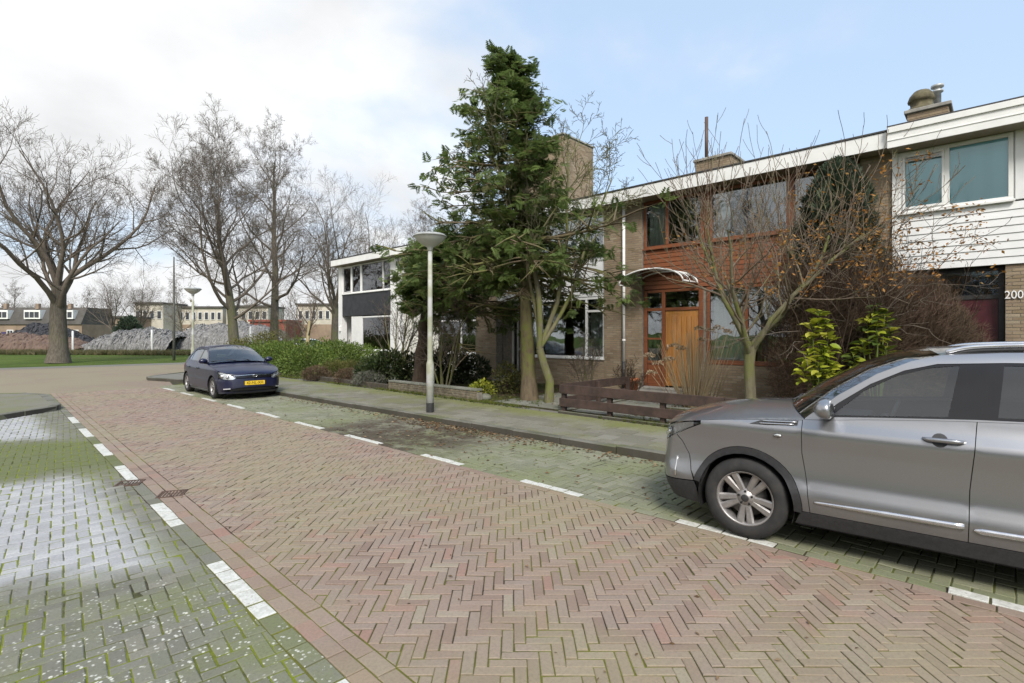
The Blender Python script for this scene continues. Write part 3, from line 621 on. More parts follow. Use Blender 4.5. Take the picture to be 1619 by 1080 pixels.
def build_houses():
    rng=random.Random(21); W=MATS['white_paint']; RW=MATS['redwood']
    # ---- house with redwood front
    X=12.96; org=(X,4.7,.13); h=thing('row_house','brick house with red-brown wooden cladding, brown framed windows and an orange door','house',org,group='row houses')
    shell(h,org,X,1.60,7.80); rf=roof(h,org,X,1.6,7.8)
    brick_part(h,org,X,7.21,7.80,-.05,5.40,rng); brick_part(h,org,X,1.58,2.12,-.05,5.40,rng); brick_part(h,org,X+.02,2.121,5.55,-.05,.96,rng,xd=.26)
    Xi=X+.10
    window(h,org,Xi,2.13,7.20,4.07,5.39,RW,splits=[6.51,(5.28,5.58),(3.39,3.56)],fw=.075,curtains=[(2.3,2.75,4.15,5.3),(4.9,5.25,4.15,5.3),(6.6,7.1,4.15,5.3)])
    planks(h,org,RW,Xi,2.13,7.20,2.95,4.03,9)
    window(h,org,Xi,2.13,5.42,1.0,2.93,RW,splits=[4.45,3.3],fw=.075,curtains=[(2.25,2.8,1.1,2.85),(4.55,5.3,1.1,2.85),(3.4,3.9,1.1,2.85)])
    # entry
    box_part(h,org,'entry_post',RW,(Xi-.03,Xi+.06,7.10,7.20,.3,2.93),(Xi-.03,Xi+.06,6.57,6.66,.3,2.93),(Xi-.03,Xi+.06,5.52,5.63,.3,2.93),(Xi-.029,Xi+.059,5.64,6.56,2.36,2.44),(Xi-.029,Xi+.059,6.67,7.09,2.36,2.44),(Xi-.029,Xi+.059,5.64,7.09,2.86,2.93),bev=.004)
    box_part(h,org,'mortar_post',MATS['mortar'],(Xi,Xi+.2,5.43,5.519,.05,2.93))
    box_part(h,org,'entry_panel',RW,(Xi,Xi+.04,6.67,7.09,.3,.92)); box_part(h,org,'entry_rail',RW,(Xi-.02,Xi+.05,6.67,7.09,.921,1.0)); box_part(h,org,'entry_rail',RW,(Xi-.02,Xi+.05,6.67,7.09,1.58,1.63))
    for a,b,c,d in ((6.67,7.09,1.001,1.579),(6.67,7.09,1.631,2.359),(5.64,6.56,2.441,2.859),(6.67,7.09,2.441,2.859)): box_part(h,org,'pane',MATS['pane'],(Xi+.01,Xi+.016,a,b,c,d))
    d=box_part(h,org,'door',MATS['oak'],(Xi-.005,Xi+.04,5.64,6.56,.34,2.355),bev=.004)
    for i in range(6): box_part(d,(0,0,0),'door_board',MATS['oak'],(Xi-.018-org[0],Xi-.006-org[0],5.70+i*.135-org[1],5.70+i*.135+.125-org[1],.5-org[2],2.2-org[2]),bev=.004)
    MB().tube([(Xi-.05,6.47,1.30),(Xi-.05,6.47,1.45)],.012,8).build('handle',MATS['zinc'],d,org)
    box_part(h,org,'doorstep',MATS['concrete'],(X-.9,X+.09,5.5,7.2,.0,.24),(X-.25,X+.09,5.5,7.2,.241,.30),bev=.01)
    # arched canopy
    cy,ra,zc=6.55,.90,3.05
    def arc(x,r,n=18,zz=.36): return [(x,cy+r*math.cos(math.pi*i/n),zc+zz*math.sin(math.pi*i/n)) for i in range(n+1)]
    c=MB().tube(arc(X-.80,ra),.022,8).tube(arc(X+.04,ra),.022,8).tube([(X-.80,cy-ra,zc),(X+.07,cy-ra,zc)],.026,8).tube([(X-.80,cy+ra,zc),(X+.07,cy+ra,zc)],.026,8).tube(arc(X-.40,ra),.012,6).build('canopy',W,h,org)
    m=MB(); A=arc(X-.80,ra-.02); B=arc(X+.05,ra-.02)
    for i in range(18): m.poly([A[i],A[i+1],B[i+1],B[i]])
    m.build('canopy_sheet',MATS['acrylic'],c,org)
    downpipe(h,org,X-.06,7.75,.95,5.40,W); MB().tube([(X-.06,7.75,.14),(X-.06,7.75,.95)],.05,10).build('standpipe',MATS['dark_steel'],h,org)
    ya,yb=onx(1155,15.2),onx(1099,15.2); ch=chimney(h,org,15.2,16.2,ya,yb,6.92,rng); p=onx(1117,15.6)
    MB().tube([(15.6,p,6.9),(15.6,p,8.35)],.055,8).build('flue_pipe',MATS['brown_panel'],ch,org)
    # ---- white house with the number 200
    org=(X,-1.5,.13); h=thing('row_house','house with white boarded upper floor, white window frames, teal blinds and number 200','house',org,group='row houses')
    shell(h,org,X,-4.6,1.57,side=W); roof(h,org,X,-4.6,1.595,ov=.5,zb=5.36,zt=5.75,fm='white_paint',band=True)
    WC=MATS['white_cladding']
    box_part(h,org,'corner_trim',W,(X-.06,X+.3,1.475,1.565,2.98,5.38)); box_part(h,org,'upper_wall',WC,(X+.0,X+.25,-4.6,-.21,4.13,5.38),(X,X+.25,-.2,1.47,5.345,5.38))
    for i in range(14): y=-4.55+i*.31; box_part(h,org,'vertical_board',WC,(X-.02,X-.001,y,y+.30,4.13,5.37),bev=.006)
    window(h,org,X-.01,-.20,1.47,4.13,5.345,W,splits=[(.68,.75)],fw=.07,vents=[1],blind=[(-.14,.68,4.2,5.3),(.75,1.41,4.2,5.3)],glass='pane_clear')
    box_part(h,org,'vent_strip',MATS['zinc'],(X-.055,X-.045,.78,1.40,5.14,5.22),bev=.003)
    planks(h,org,WC,X,-4.6,1.47,2.98,4.10,8,lap=.015)
    brick_part(h,org,X,-1.5,-.09,-.05,2.97,rng); brick_part(h,org,X,-4.6,-3.6,-.05,2.97,rng)
    box_part(h,org,'porch_wall',MATS['mortar'],(X+.0,X+.28,1.36,1.57,-.05,2.97)); Xd=X+.22
    box_part(h,org,'door_frame',MATS['dark_steel'],(Xd-.03,Xd+.05,-.08,-.0,.3,2.97),(Xd-.03,Xd+.05,1.28,1.355,.3,2.97),(Xd-.03,Xd+.05,.001,1.279,2.38,2.46),(Xd-.03,Xd+.05,.001,1.279,2.9,2.97))
    box_part(h,org,'pane',MATS['pane'],(Xd,Xd+.008,.002,1.278,2.461,2.899)); dd=box_part(h,org,'door',MATS['dark_red_door'],(Xd-.01,Xd+.04,.002,1.278,.3,2.379),bev=.004)
    MB().tube([(Xd-.05,.1,1.3),(Xd-.05,.1,1.45)],.012,8).build('handle',MATS['zinc'],dd,org)
    window(h,org,X+.1,-3.6,-1.5,1.0,2.96,W,splits=[-2.5],fw=.07,curtains=[(-3.5,-1.6,1.1,2.9)]); brick_part(h,org,X+.02,-3.59,-1.51,-.05,.96,rng,xd=.26)
    o=bpy.data.objects.new('house_number',text_mesh('200',.205,.008,simple('number_white',(.85,.85,.85),.4,.02))); col.objects.link(o); o.parent=h
    o.location=(X-.016-org[0],-.205-org[1],2.42-org[2]); o.scale=(.82,1,1); o.rotation_euler=(R(90),0,R(-90))
    ya,yb=onx(1500,14.4),onx(1434,14.4); ch=chimney(h,org,14.4,15.6,ya,yb,6.62,rng,True)
    m=MB(); cx_,cy_=14.75,onx(1457,14.75); m.lathe([(.28,6.48),(.26,6.58),(.20,6.60),(.22,6.72),(.26,6.74),(.22,6.86),(.14,6.96),(0,6.98)],10,o=(cx_,cy_,.2)); m.build('chimney_pot',simple('mossy_terracotta',(.11,.095,.055),.95,.35,9,.5),ch,org)
    fy=onx(1482,15.2); MB().lathe([(.07,6.45),(.07,7.0),(.11,7.01),(.11,7.05),(.07,7.06),(.07,7.1),(.12,7.12),(.12,7.17),(0,7.2)],12,o=(15.2,fy,.2)).build('flue_pipe',MATS['zinc'],ch,org)
    for px,z in ((1528,5.98),(1548,6.05)): y=onx(px,14.2); MB().lathe([(.1,5.6),(.1,z-.08),(.17,z-.07),(.13,z),(0,z+.02)],10,o=(14.2,y,0)).build('roof_vent',MATS['dark_steel'],h,org)
    # ---- brick house behind the conifer
    org=(X,10.9,.13); h=thing('row_house','brick house with white panel and white framed windows half hidden behind the conifer','house',org,group='row houses')
    shell(h,org,X,7.805,14.0); roof(h,org,X,7.805,14.0)
    brick_part(h,org,X,7.805,8.45,-.05,5.40,rng); brick_part(h,org,X,12.92,13.99,-.05,5.40,rng); brick_part(h,org,X+.02,8.451,11.70,-.05,.98,rng,xd=.26); Xi=X+.08
    window(h,org,Xi,8.46,12.9,4.10,5.38,W,splits=[9.4,11.0],fw=.06,curtains=[(9.5,10.1,4.2,5.3),(11.9,12.8,4.2,5.3)])
    planks(h,org,WC,Xi,8.46,12.9,2.86,4.06,2,lap=.004)
    window(h,org,Xi,8.46,11.69,1.0,2.84,W,splits=[9.12,10.9],fw=.065,trans={0:2.42,2:2.42},curtains=[(8.55,9.05,1.1,2.4),(10.1,10.85,1.1,2.8),(11.0,11.6,1.1,2.4)])
    brick_part(h,org,X+.05,11.70,11.84,-.05,2.85,rng,xd=.25); Xe=X+.7
    box_part(h,org,'porch_wall',MATS['mortar'],(X+.301,Xe+.2,12.80,12.91,-.05,2.85),(X+.301,Xe+.2,11.72,11.84,-.05,2.85)); box_part(h,org,'porch_floor',MATS['concrete'],(X-.3,Xe,11.85,12.79,-.05,.28))
    window(h,org,Xe,11.85,12.79,.3,2.84,W,splits=[12.5],fw=.08,trans={0:1.2,1:2.3},curtains=[(11.9,12.45,.5,2.8)],name='glazed_door',sill=False)
    # ---- cream house, set back
    X=14.15; org=(X,17.1,.13); h=thing('row_house','cream rendered house with brown panel, second from the far end of the row','house',org,group='row houses')
    CP=MATS['cream_paint']; shell(h,org,X,14.0,20.2,side=CP); roof(h,org,X,14.0,20.2)
    box_part(h,org,'wall',CP,(X,X+.3,19.98,20.19,-.05,5.39),(X,X+.3,14.01,14.4,-.05,5.39),(X+.05,X+.3,17.72,19.97,-.05,2.78),(X+.06,X+.3,14.41,17.71,-.05,.92))
    window(h,org,X+.07,14.41,19.97,4.05,5.38,W,splits=[15.6,17.6,19.2],fw=.065,curtains=[(19.3,19.9,4.1,5.3),(17.7,18.3,4.1,5.3),(15.7,16.1,4.1,5.3)])
    box_part(h,org,'brown_panel',MATS['brown_panel'],(X+.05,X+.3,14.41,19.97,2.80,4.01))
    window(h,org,X+.07,14.41,17.70,.95,2.78,W,splits=[15.25,16.2],fw=.065,trans={1:2.3,2:2.3},curtains=[(14.5,15.2,1.0,2.7),(15.35,15.7,1.0,2.3),(16.3,17.6,1.0,2.3)])
    ya=onx(676,18.0); ch=chimney(h,org,18,19,ya,ya+1.1,6.4,rng); MB().lathe([(.07,6.4),(.07,7.35),(.12,7.36),(.12,7.45),(.06,7.46),(.06,7.52),(.13,7.53),(.13,7.6),(0,7.62)],10,o=(18.4,ya+.3,0)).build('flue_pipe',MATS['zinc'],ch,org)
    # ---- white end house
    org=(X,23.2,.13); h=thing('row_house','white end house with black panel under the upper windows beside the green hedge','house',org,group='row houses')
    shell(h,org,X,20.2,26.25,side=W); roof(h,org,X,20.2,26.3)
    box_part(h,org,'wall',W,(X,X+.3,20.205,21.24,-.05,5.39),(X,X+.3,25.86,26.24,-.05,5.39),(X+.05,X+.3,23.92,24.85,-.05,2.68),(X+.06,X+.3,21.241,23.91,-.05,.90))
    downpipe(h,org,X-.05,20.62,.2,5.40,W)
    window(h,org,X+.06,21.25,25.85,3.90,5.38,W,splits=[21.95,(23.9,24.05),24.9],fw=.07,vents=[3],curtains=[(24.1,24.4,4,5.3)])
    box_part(h,org,'black_panel',MATS['black_panel'],(X+.02,X+.3,21.25,25.85,2.72,3.85))
    window(h,org,X+.06,21.25,23.91,.93,2.66,W,splits=[],fw=.07,curtains=[(23.2,23.82,1.0,2.6)])
    box_part(h,org,'porch_wall',W,(X+.05,X+1.3,24.851,24.95,-.05,2.70),(X+1.2,X+1.35,24.96,25.85,-.05,2.70)); box_part(h,org,'wall_lamp',W,(X-.1,X-.001,25.95,26.07,1.9,2.2),bev=.03)
    d=box_part(h,org,'door',MATS['zinc'],(X+1.15,X+1.195,25.0,25.8,.1,2.2),bev=.004)
    # ---- tall windowless brick block behind the roofs
    org=(17,13.6,0); h=thing('brick_tower','tall windowless brown brick block rising behind the conifer above the roofs','tower',org)
    y0=onx(890,16.6); x1=16.6*1.0; k=onx(820,16.6); d=ray(938); x2=d[0]*y0/d[1]
    MB().box(16.61,x2,y0+.006,k,4,9.78).build('wall',MATS['mortar'],h,org); rr=random.Random(5)
    for fc in ('-x','-y'):
        m=MB(); a0,a1=(y0,k) if fc=='-x' else (16.6,x2)
        for i in range(66):
            z=5.6+i*.0625; a=a0-(.11 if i%2 else 0)
            while a<a1-.01:
                b0,b1=max(a,a0)+.005,min(a+.22,a1)-.005
                if b1-b0>.02:
                    if fc=='-x': m.box(16.6,16.62,b0,b1,z,z+.053,0,rr.random()*.98+.01)
                    else: m.box(b0,b1,y0,y0+.015,z,z+.053,0,rr.random()*.98+.01)
                a+=.22
        stuff(m.build('brickwork',MATS['facing'],h,org))
    MB().box(16.56,x2+.04,y0-.04,k+.04,9.781,9.84).build('coping',MATS['concrete'],h,org)
build_houses()
# ---------------------------------------------------------------- cars: panels cut from one curved body surface
def pchip(tab):
    x=[a for a,_ in tab]; y=[b for _,b in tab]; n=len(x); d=[(y[i+1]-y[i])/(x[i+1]-x[i]) for i in range(n-1)]
    m=[d[0]]+[0 if d[i-1]*d[i]<=0 else 2*d[i-1]*d[i]/(d[i-1]+d[i]) for i in range(1,n-1)]+[d[-1]]
    def f(q):
        if q<=x[0]: return y[0]
        if q>=x[-1]: return y[-1]
        i=0
        while q>x[i+1]: i+=1
        h=x[i+1]-x[i]; t=(q-x[i])/h
        return (2*t**3-3*t*t+1)*y[i]+(t**3-2*t*t+t)*h*m[i]+(-2*t**3+3*t*t)*y[i+1]+(t**3-t*t)*h*m[i+1]
    return f
def catmull(pts,n=14):
    out=[]; P=[pts[0]]+pts+[pts[-1]]
    for i in range(1,len(P)-2):
        p0,p1,p2,p3=P[i-1],P[i],P[i+1],P[i+2]
        for k in range(n):
            t=k/n; out.append(tuple(.5*(2*b+(c-a)*t+(2*a-5*b+4*c-d)*t*t+(3*b-a-3*c+d)*t**3) for a,b,c,d in zip(p0,p1,p2,p3)))
    out.append(pts[-1]); return out
def inside(p,poly):
    x,y=p; c=False; n=len(poly)
    for i in range(n):
        a,b=poly[i],poly[i-1]
        if (a[1]>y)!=(b[1]>y) and x<(b[0]-a[0])*(y-a[1])/(b[1]-a[1])+a[0]: c=not c
    return c
def densify(poly,step):
    out=[]
    for i in range(len(poly)):
        a,b=poly[i],poly[(i+1)%len(poly)]; k=max(1,int(math.hypot(b[0]-a[0],b[1]-a[1])/step))
        out+=[(a[0]+(b[0]-a[0])*j/k,a[1]+(b[1]-a[1])*j/k) for j in range(k)]
    return out
def fill2d(poly,step=.045,holes=()):
    loops=[densify(poly,step)]+[densify(h,step) for h in holes]; V=[];E=[]
    for lp in loops:
        b=len(V); V+=lp; E+=[(b+i,b+(i+1)%len(lp)) for i in range(len(lp))]
    xs=[p[0] for p in poly]; ys=[p[1] for p in poly]; nb=len(V)
    i=0; y=min(ys)+step*.5
    B=[p for lp in loops for p in lp]
    while y<max(ys):
        x=min(xs)+step*(.5 if i%2 else .25)
        while x<max(xs):
            if inside((x,y),poly) and not any(inside((x,y),h) for h in holes) and min((x-a)**2+(y-b)**2 for a,b in B)>(step*.45)**2: V.append((x,y))
            x+=step
        y+=step*.87; i+=1
    r=delaunay_2d_cdt([Vector(v) for v in V],E,[],0,1e-5)
    ov=[(v.x,v.y) for v in r[0]]; fs=[]
    for f in r[2]:
        c=(sum(ov[i][0] for i in f)/3,sum(ov[i][1] for i in f)/3)
        if inside(c,poly) and not any(inside(c,h) for h in holes): fs.append(tuple(f))
    return ov,fs,loops
def arc2(cx,cz,r,a0,a1,n=20,sq=0.0):
    out=[]
    for i in range(n+1):
        a=R(a0+(a1-a0)*i/n); k=1+sq*abs(math.sin(2*a))**2; out.append((cx+r*k*math.cos(a),cz+r*k*math.sin(a)))
    return out
class Body:
    def __init__(s,outline,side,front,rear):
        P=catmull(outline); d=[0.0]
        for a,b in zip(P,P[1:]): d.append(d[-1]+math.hypot(b[0]-a[0],b[1]-a[1]))
        i0=min(range(len(P)),key=lambda i:abs(P[i][0]) if P[i][1]>.3 else 9)
        u0=d[i0]; s.u=np.array([u0-q for q in d])[::-1]; s.x=np.array([p[0] for p in P])[::-1]; s.y=np.array([p[1] for p in P])[::-1]
        tx=np.gradient(s.x); ty=np.gradient(s.y); l=np.hypot(tx,ty); s.nx=-ty/l*-1; s.ny=tx/l
        s.nx=-ty/l; s.ny=tx/l
        s.nx[-1],s.ny[-1]=1,0; s.nx[0],s.ny[0]=-1,0
        s.umax=float(s.u[-1]); s.umin=float(s.u[0]); s.N=900; g=np.linspace(s.umin,s.umax,s.N+1); s.tab=np.stack([np.interp(g,s.u,a) for a in (s.x,s.y,s.nx,s.ny)],1).tolist()
        s.zn=700; zs=[.1+1.6*i/s.zn for i in range(s.zn+1)]; s.zt=[[pchip(t)(z) for z in zs] for t in (side,front,rear)]
    def look(s,t,z):
        q=min(s.zn-1e-6,max(0.0,(z-.1)/1.6*s.zn)); i=int(q); a=s.zt[t]; return a[i]+(a[i+1]-a[i])*(q-i)
    def P(s,u,z,off=0.0):
        q=min(s.N-1e-6,max(0.0,(u-s.umin)/(s.umax-s.umin)*s.N)); k=int(q); f=q-k; A,B_=s.tab[k],s.tab[k+1]; x,y,nx,ny=[a+(b-a)*f for a,b in zip(A,B_)]; l=math.hypot(nx,ny) or 1; nx/=l; ny/=l
        i=s.look(0,z)*ny*ny+s.look(1 if nx>0 else 2,z)*nx*nx
        return (x-nx*(i-off),max(0.0,y-ny*(i-off)),z)
    def nrm(s,u,z,e=.008):
        a,b,c,d=s.P(u+e,z),s.P(u-e,z),s.P(u,z+e),s.P(u,z-e); p=(a[0]-b[0],a[1]-b[1],a[2]-b[2]); q=(c[0]-d[0],c[1]-d[1],c[2]-d[2])
        n=(p[1]*q[2]-p[2]*q[1],p[2]*q[0]-p[0]*q[2],p[0]*q[1]-p[1]*q[0]); l=math.sqrt(n[0]**2+n[1]**2+n[2]**2)
        if l<1e-12: return (0,0,0)
        h=s.tab[min(s.N,max(0,int((u-s.umin)/(s.umax-s.umin)*s.N)))]; sg=1 if n[0]*h[2]+n[1]*h[3]>0 else -1; return (n[0]/l*sg,n[1]/l*sg,n[2]/l*sg)
    def panel(s,mb,poly,side=1,off=0.0,step=.045,holes=(),lip=.012,m=0,gap=.0025):
        if area(poly)<0: poly=poly[::-1]
        if gap: poly=inset_poly(poly,gap)
        V,F,loops=fill2d(poly,step,holes); b=len(mb.v)
        mb.v+=[(lambda q:(q[0],q[1]*side,q[2]))(s.P(u,z,off)) for u,z in V]
        for i,(u,z) in enumerate(V): n=s.nrm(u,z); mb.vn[b+i]=(n[0],n[1]*side,n[2])
        for f in F:
            a,c,d=[mb.v[b+i] for i in f]; w=(c[0]-a[0],c[1]-a[1],c[2]-a[2]); v=(d[0]-a[0],d[1]-a[1],d[2]-a[2]); k=mb.vn[b+f[0]]; fl=(w[1]*v[2]-w[2]*v[1])*k[0]+(w[2]*v[0]-w[0]*v[2])*k[1]+(w[0]*v[1]-w[1]*v[0])*k[2]<0
            mb.face([b+i for i in (f[::-1] if fl else f)],m,0.0,True)
        if lip:
            for lp in loops:
                b=len(mb.v); n=len(lp)
                for o in (off,off-lip):
                    mb.v+=[(lambda q:(q[0],q[1]*side,q[2]))(s.P(u,z,o)) for u,z in lp]
                for i in range(n):
                    j=(i+1)%n; mb.face((b+i,b+j,b+n+j,b+n+i),m)
        return mb
def loft_rows(mb,edge,crown,bow,n=16,m=0,lip=0.0):
    """surface spanned between a left edge curve and its mirror image, with crown and bow"""
    b=len(mb.v)
    for i,(x,y,z) in enumerate(edge):
        c=crown(i/(len(edge)-1)); w=bow(i/(len(edge)-1))
        for k in range(n+1):
            a=-1+2*k/n; mb.v.append((x+w*(1-a*a),y*a,z+c*(1-a*a)))
    for i in range(len(edge)-1):
        for k in range(n): mb.face((b+i*(n+1)+k,b+i*(n+1)+k+1,b+(i+1)*(n+1)+k+1,b+(i+1)*(n+1)+k),m,0.0,True)
    return mb
def car_mats():
    paintmat('paint_silver',(.31,.315,.33),.8,.30); paintmat('paint_blue',(.002,.004,.030),.0,.4,.35,dirt=.1); paintmat('paint_dark_blue',(.012,.02,.06),.3,.3)
    simple('black_plastic',(.028,.028,.030),.65,.2,30,.1); simple('gloss_black',(.010,.010,.012),.12,.1); simple('seam_black',(.006,.006,.006),.8); simple('chrome',(.75,.75,.76),.16,.03,4,metal=1.0)
    t=NT('tyre'); t.bump(t.noise(60,4),.3,.003); t.fin(t.mix(t.mr(t.noise(12,5),.35,.7),(.030,.030,.031),(.044,.042,.040)),.8,spec=.25); MATS['tyre']=t.mat
    simple('alloy',(.36,.345,.335),.45,.08,20,metal=.75); simple('brake',(.10,.095,.09),.5,.3,20,metal=.6); simple('seat_cloth',(.035,.035,.037),.9,.3,30); simple('lamp_inner',(.78,.79,.80),.3,.05,metal=.25); simple('orange_lens',(.75,.25,.03),.25,.05); simple('red_lens',(.35,.01,.01),.2,.05)
    glassmat('car_glass',(.66,.72,.71),.04,.01,1.5,1.5,0); glassmat('car_glass_dark',(.10,.11,.115),.05,.01,1.5,1.4,0); glassmat('lamp_lens',(.93,.95,.96),.06,.01,1.5,1.2)
    MATS['headliner']=simple('headliner',(.30,.30,.29),.9)
car_mats()
def wheel(car,x,side,y,r,rim_r,w,spokes,twin,front=True):
    """tyre with tread and rim as parts of the wheel; outer face towards +y*side"""
    S=side
    ty=MB().lathe([(rim_r-.005,-w*.40),(rim_r+.02,-w*.5),(r-.035,-w*.5),(r-.008,-w*.40),(r,-w*.26),(r,w*.26),(r-.008,w*.40),(r-.035,w*.5),(rim_r+.035,w*.515),(rim_r+.012,w*.49),(rim_r-.005,w*.40)],40,axis='y',caps=False)
    for gz in (-.16,0,.16): ty.lathe([(r+.0008,w*gz-.004),(r+.0008,w*gz+.004)],40,axis='y',m=1,caps=False)
    t=ty.build('wheel',[MATS['tyre'],MATS['seam_black']],car); t.location=(x,y*S-S*w*.5,r); t.scale=(1,S,1)
    rm=MB(); yo=w*.40
    rm.lathe([(rim_r*.97,-w*.38),(rim_r*.93,-w*.2),(rim_r*.90,yo*.55),(rim_r*.955,yo*.95),(rim_r+.004,yo+.012),(rim_r+.004,yo-.004)],40,axis='y',caps=False)
    rm.lathe([(0,yo*.88),(.030,yo*.88),(.034,yo*.82),(.075,yo*.72),(.085,yo*.45),(.0,yo*.3)],20,axis='y')
    for k in range(spokes):
        a=2*math.pi*(k+.5)/spokes
        for dv in ((-1,1) if twin else (0,)):
            prev=None; ring=[]
            for (rr,ww,dd,off) in ((.055,.026,yo*.74,.2),(rim_r*.55,.027,yo*.80,.42),(rim_r*.95,.032,yo*.93,.62)):
                sp=dv*off*(rim_r*.30); c,s_=math.cos(a),math.sin(a)
                P=lambda q,yy:(rr*s_+(sp+q)*c,yy,rr*c-(sp+q)*s_)
                ring.append([P(-ww,dd-.012),P(-ww*.6,dd),P(ww*.6,dd),P(ww,dd-.012),P(ww*.8,dd-.05),P(-ww*.8,dd-.05)])
            b=len(rm.v)
            for g in ring: rm.v+=g
            for i in range(2):
                for q in range(6): rm.face((b+i*6+q,b+i*6+(q+1)%6,b+(i+1)*6+(q+1)%6,b+(i+1)*6+q))
    ro=rm.build('rim',MATS['alloy'],t)
    MB().lathe([(.031,yo*.885),(.031,yo*.90),(.024,yo*.93),(0,yo*.94)],16,axis='y').build('hub_cap',MATS['black_plastic'],t)
    bk=MB().lathe([(0,-.02),(rim_r*.72,-.02),(rim_r*.72,.01),(0,.01)],28,axis='y'); bk.lathe([(rim_r*.9,-w*.3),(0,-w*.3)],28,axis='y',m=1,caps=False)
    bk.build('brake_disc',[MATS['brake'],MATS['seam_black']],t)
    for k in range(5):
        a=2*math.pi*k/5; MB().lathe([(.0095,yo*.72),(.0095,yo*.84),(0,yo*.85)],8,axis='y',o=(.055*math.sin(a),0,.055*math.cos(a))).build('wheel_nut',MATS['seam_black'],t)
    return t
def ellipsoid(mb,c,rx,ry,rz,n=14,k=8,m=0,fn=None):
    b=len(mb.v)
    for i in range(k+1):
        ph=math.pi*i/k
        for j in range(n):
            a=2*math.pi*j/n; p=(math.sin(ph)*math.cos(a),math.sin(ph)*math.sin(a),math.cos(ph))
            if fn: p=fn(p)
            mb.v.append((c[0]+rx*p[0],c[1]+ry*p[1],c[2]+rz*p[2]))
    for i in range(k):
        for j in range(n): mb.face((b+i*n+j,b+(i+1)*n+j,b+(i+1)*n+(j+1)%n,b+i*n+(j+1)%n),m,0.0,True)
    return mb
def common_car(car,B,C,paint):
    """panels shared by every car, cut to the numbers in C"""
    wb=C['wb']; r=C['r']; zB=pchip(C['belt']); zT=pchip(C['hoodline']); Ro,Ri=C['Ro'],C['Ri']; bot=C['bottom']; clad=C.get('cladding')
    A=C['a_line']; RL=C['roof_line']; D=C['d_line']
    both=lambda f:[f(1),f(-1)]
    def part(name,mat_,polys,off=0.0,parent=car,split=None,lip=.012,step=.045,holes=(),gap=.0025):
        res=None
        if split is None: split=max(u for p in polys for u,z in p)<B.umax-.02 and min(u for p in polys for u,z in p)>B.umin+.02
        if split:
            for s in (1,-1):
                m=MB()
                for p in polys: B.panel(m,p,s,off,step,holes,lip,0,gap)
                res=m.build(name,mat_,parent)
        else:
            m=MB()
            for s in (1,-1):
                for p in polys: B.panel(m,p,s,off,step,holes,lip,0,gap)
            res=m.build(name,mat_,parent)
        return res
    X0,X1,X2=C['seams']; q=C['door_bottom']
    belt=lambda a,b,n=8:[(a+(b-a)*i/n,zB(a+(b-a)*i/n)) for i in range(n+1)]
    hood=lambda a,b,n=12:[(a+(b-a)*i/n,zT(a+(b-a)*i/n)) for i in range(n+1)]
    # front wing: over the arch, forward to the bumper, along the bonnet edge
    ub=C['bumper_u']; hl=C['headlight']
    def polar(cx,ang): a=R(ang); return (cx+Ro*math.cos(a),r+Ro*math.sin(a))
    a_s=180-math.degrees(math.asin(min(.99,(q-r)/Ro))) if q>r else 180+math.degrees(math.asin((r-q)/Ro))
    fa=C['front_arch_end']
    wing=[(X0[1],q)]+[(-(Ro*math.cos(R(180-a_s))),q)]+arc2(0,r,Ro,a_s,fa,22)[1:]+C['wing_front']+hood(C['wing_top_u'],X0[0])+[(X0[0]+.0,.75*zB(X0[0])),(X0[1]+.02,.5*zB(X0[0]))]
    part('front_wing',paint,[wing],split=True)
    door=[(X0[0],zB(X0[0]))]+[(X0[0],.75*zB(X0[0])),(X0[1]+.02,.5*zB(X0[0])),(X0[1],q)]+[(X1[1],q),(X1[1]-.01,.6*zB(X1[0])),(X1[0],zB(X1[0]))]+belt(X1[0],X0[0])[1:-1]
    rd=[(X1[0],zB(X1[0])),(X1[1]-.01,.6*zB(X1[0])),(X1[1],q)]+[(-wb+Ro*math.cos(R(180-a_s)),q)]+arc2(-wb,r,Ro,180-a_s,C['rear_door_arc'],10)[1:]+[(X2,zB(X2))]+belt(X2,X1[0])[1:-1]
    doors=[]
    for nm,pl,hx in (('front_door',door,C['handles'][0]),('rear_door',rd,C['handles'][1])):
        for s in (1,-1):
            m=MB(); B.panel(m,pl,s); d=m.build(nm,paint,car); doors.append((s,nm,d))
            hm=MB(); hz=C['handle_z']; pts=[B.P(hx+.11-.22*i/8,hz,.004+.034*min(1,math.sin(math.pi*i/8)*2.2)) for i in range(9)]
            hm.tube([(a,b*s,c) for a,b,c in pts],[.010,.014,.0155,.016,.016,.016,.0155,.014,.010],10); hm.build('handle',C['handle_mat'],d)
            cup=MB(); B.panel(cup,arc2(hx+.02,hz-.005,.045,0,340,14),s,.0012,.03,(),0,0,0); cup.build('handle_recess',C['recess_mat'],d)
    quarter=[polar(-wb,C['rear_door_arc'])]+arc2(-wb,r,Ro,C['rear_door_arc'],C['rear_arch_end'],16)[1:]+C['quarter_rear']+belt(C['quarter_top'],X2)
    part('rear_wing',paint,[quarter],split=True)
    if clad:
        part('sill_cladding',MATS['black_plastic'],[[(-Ri,bot),(-wb+Ri,bot),(-wb+Ro-.01,q),(-Ro+.01,q)]],off=.004)
        for cx,e0,e1,nm in ((0,a_s+2,C['front_arch_end']-2,'arch_cladding'),(-wb,180-a_s-2,C['rear_arch_end']+2,'arch_cladding')):
            ring=arc2(cx,r,Ro,e0,e1,26)+arc2(cx,r,Ri,e1,e0,26); part(nm,MATS['black_plastic'],[ring],off=.010,split=True,lip=.03)
    else:
        part('sill',paint,[[(-Ro,bot),(-wb+Ro,bot),(-wb+Ro-.01,q),(-Ro+.01,q)]])
    # bumpers and nose
    for nm,mat_,pls,off in C['nose']: part(nm,mat_,pls,off=off,step=.05)
    lampset=part('headlight_bowl',MATS['lamp_inner'],[hl],off=-.03,lip=0,split=False)
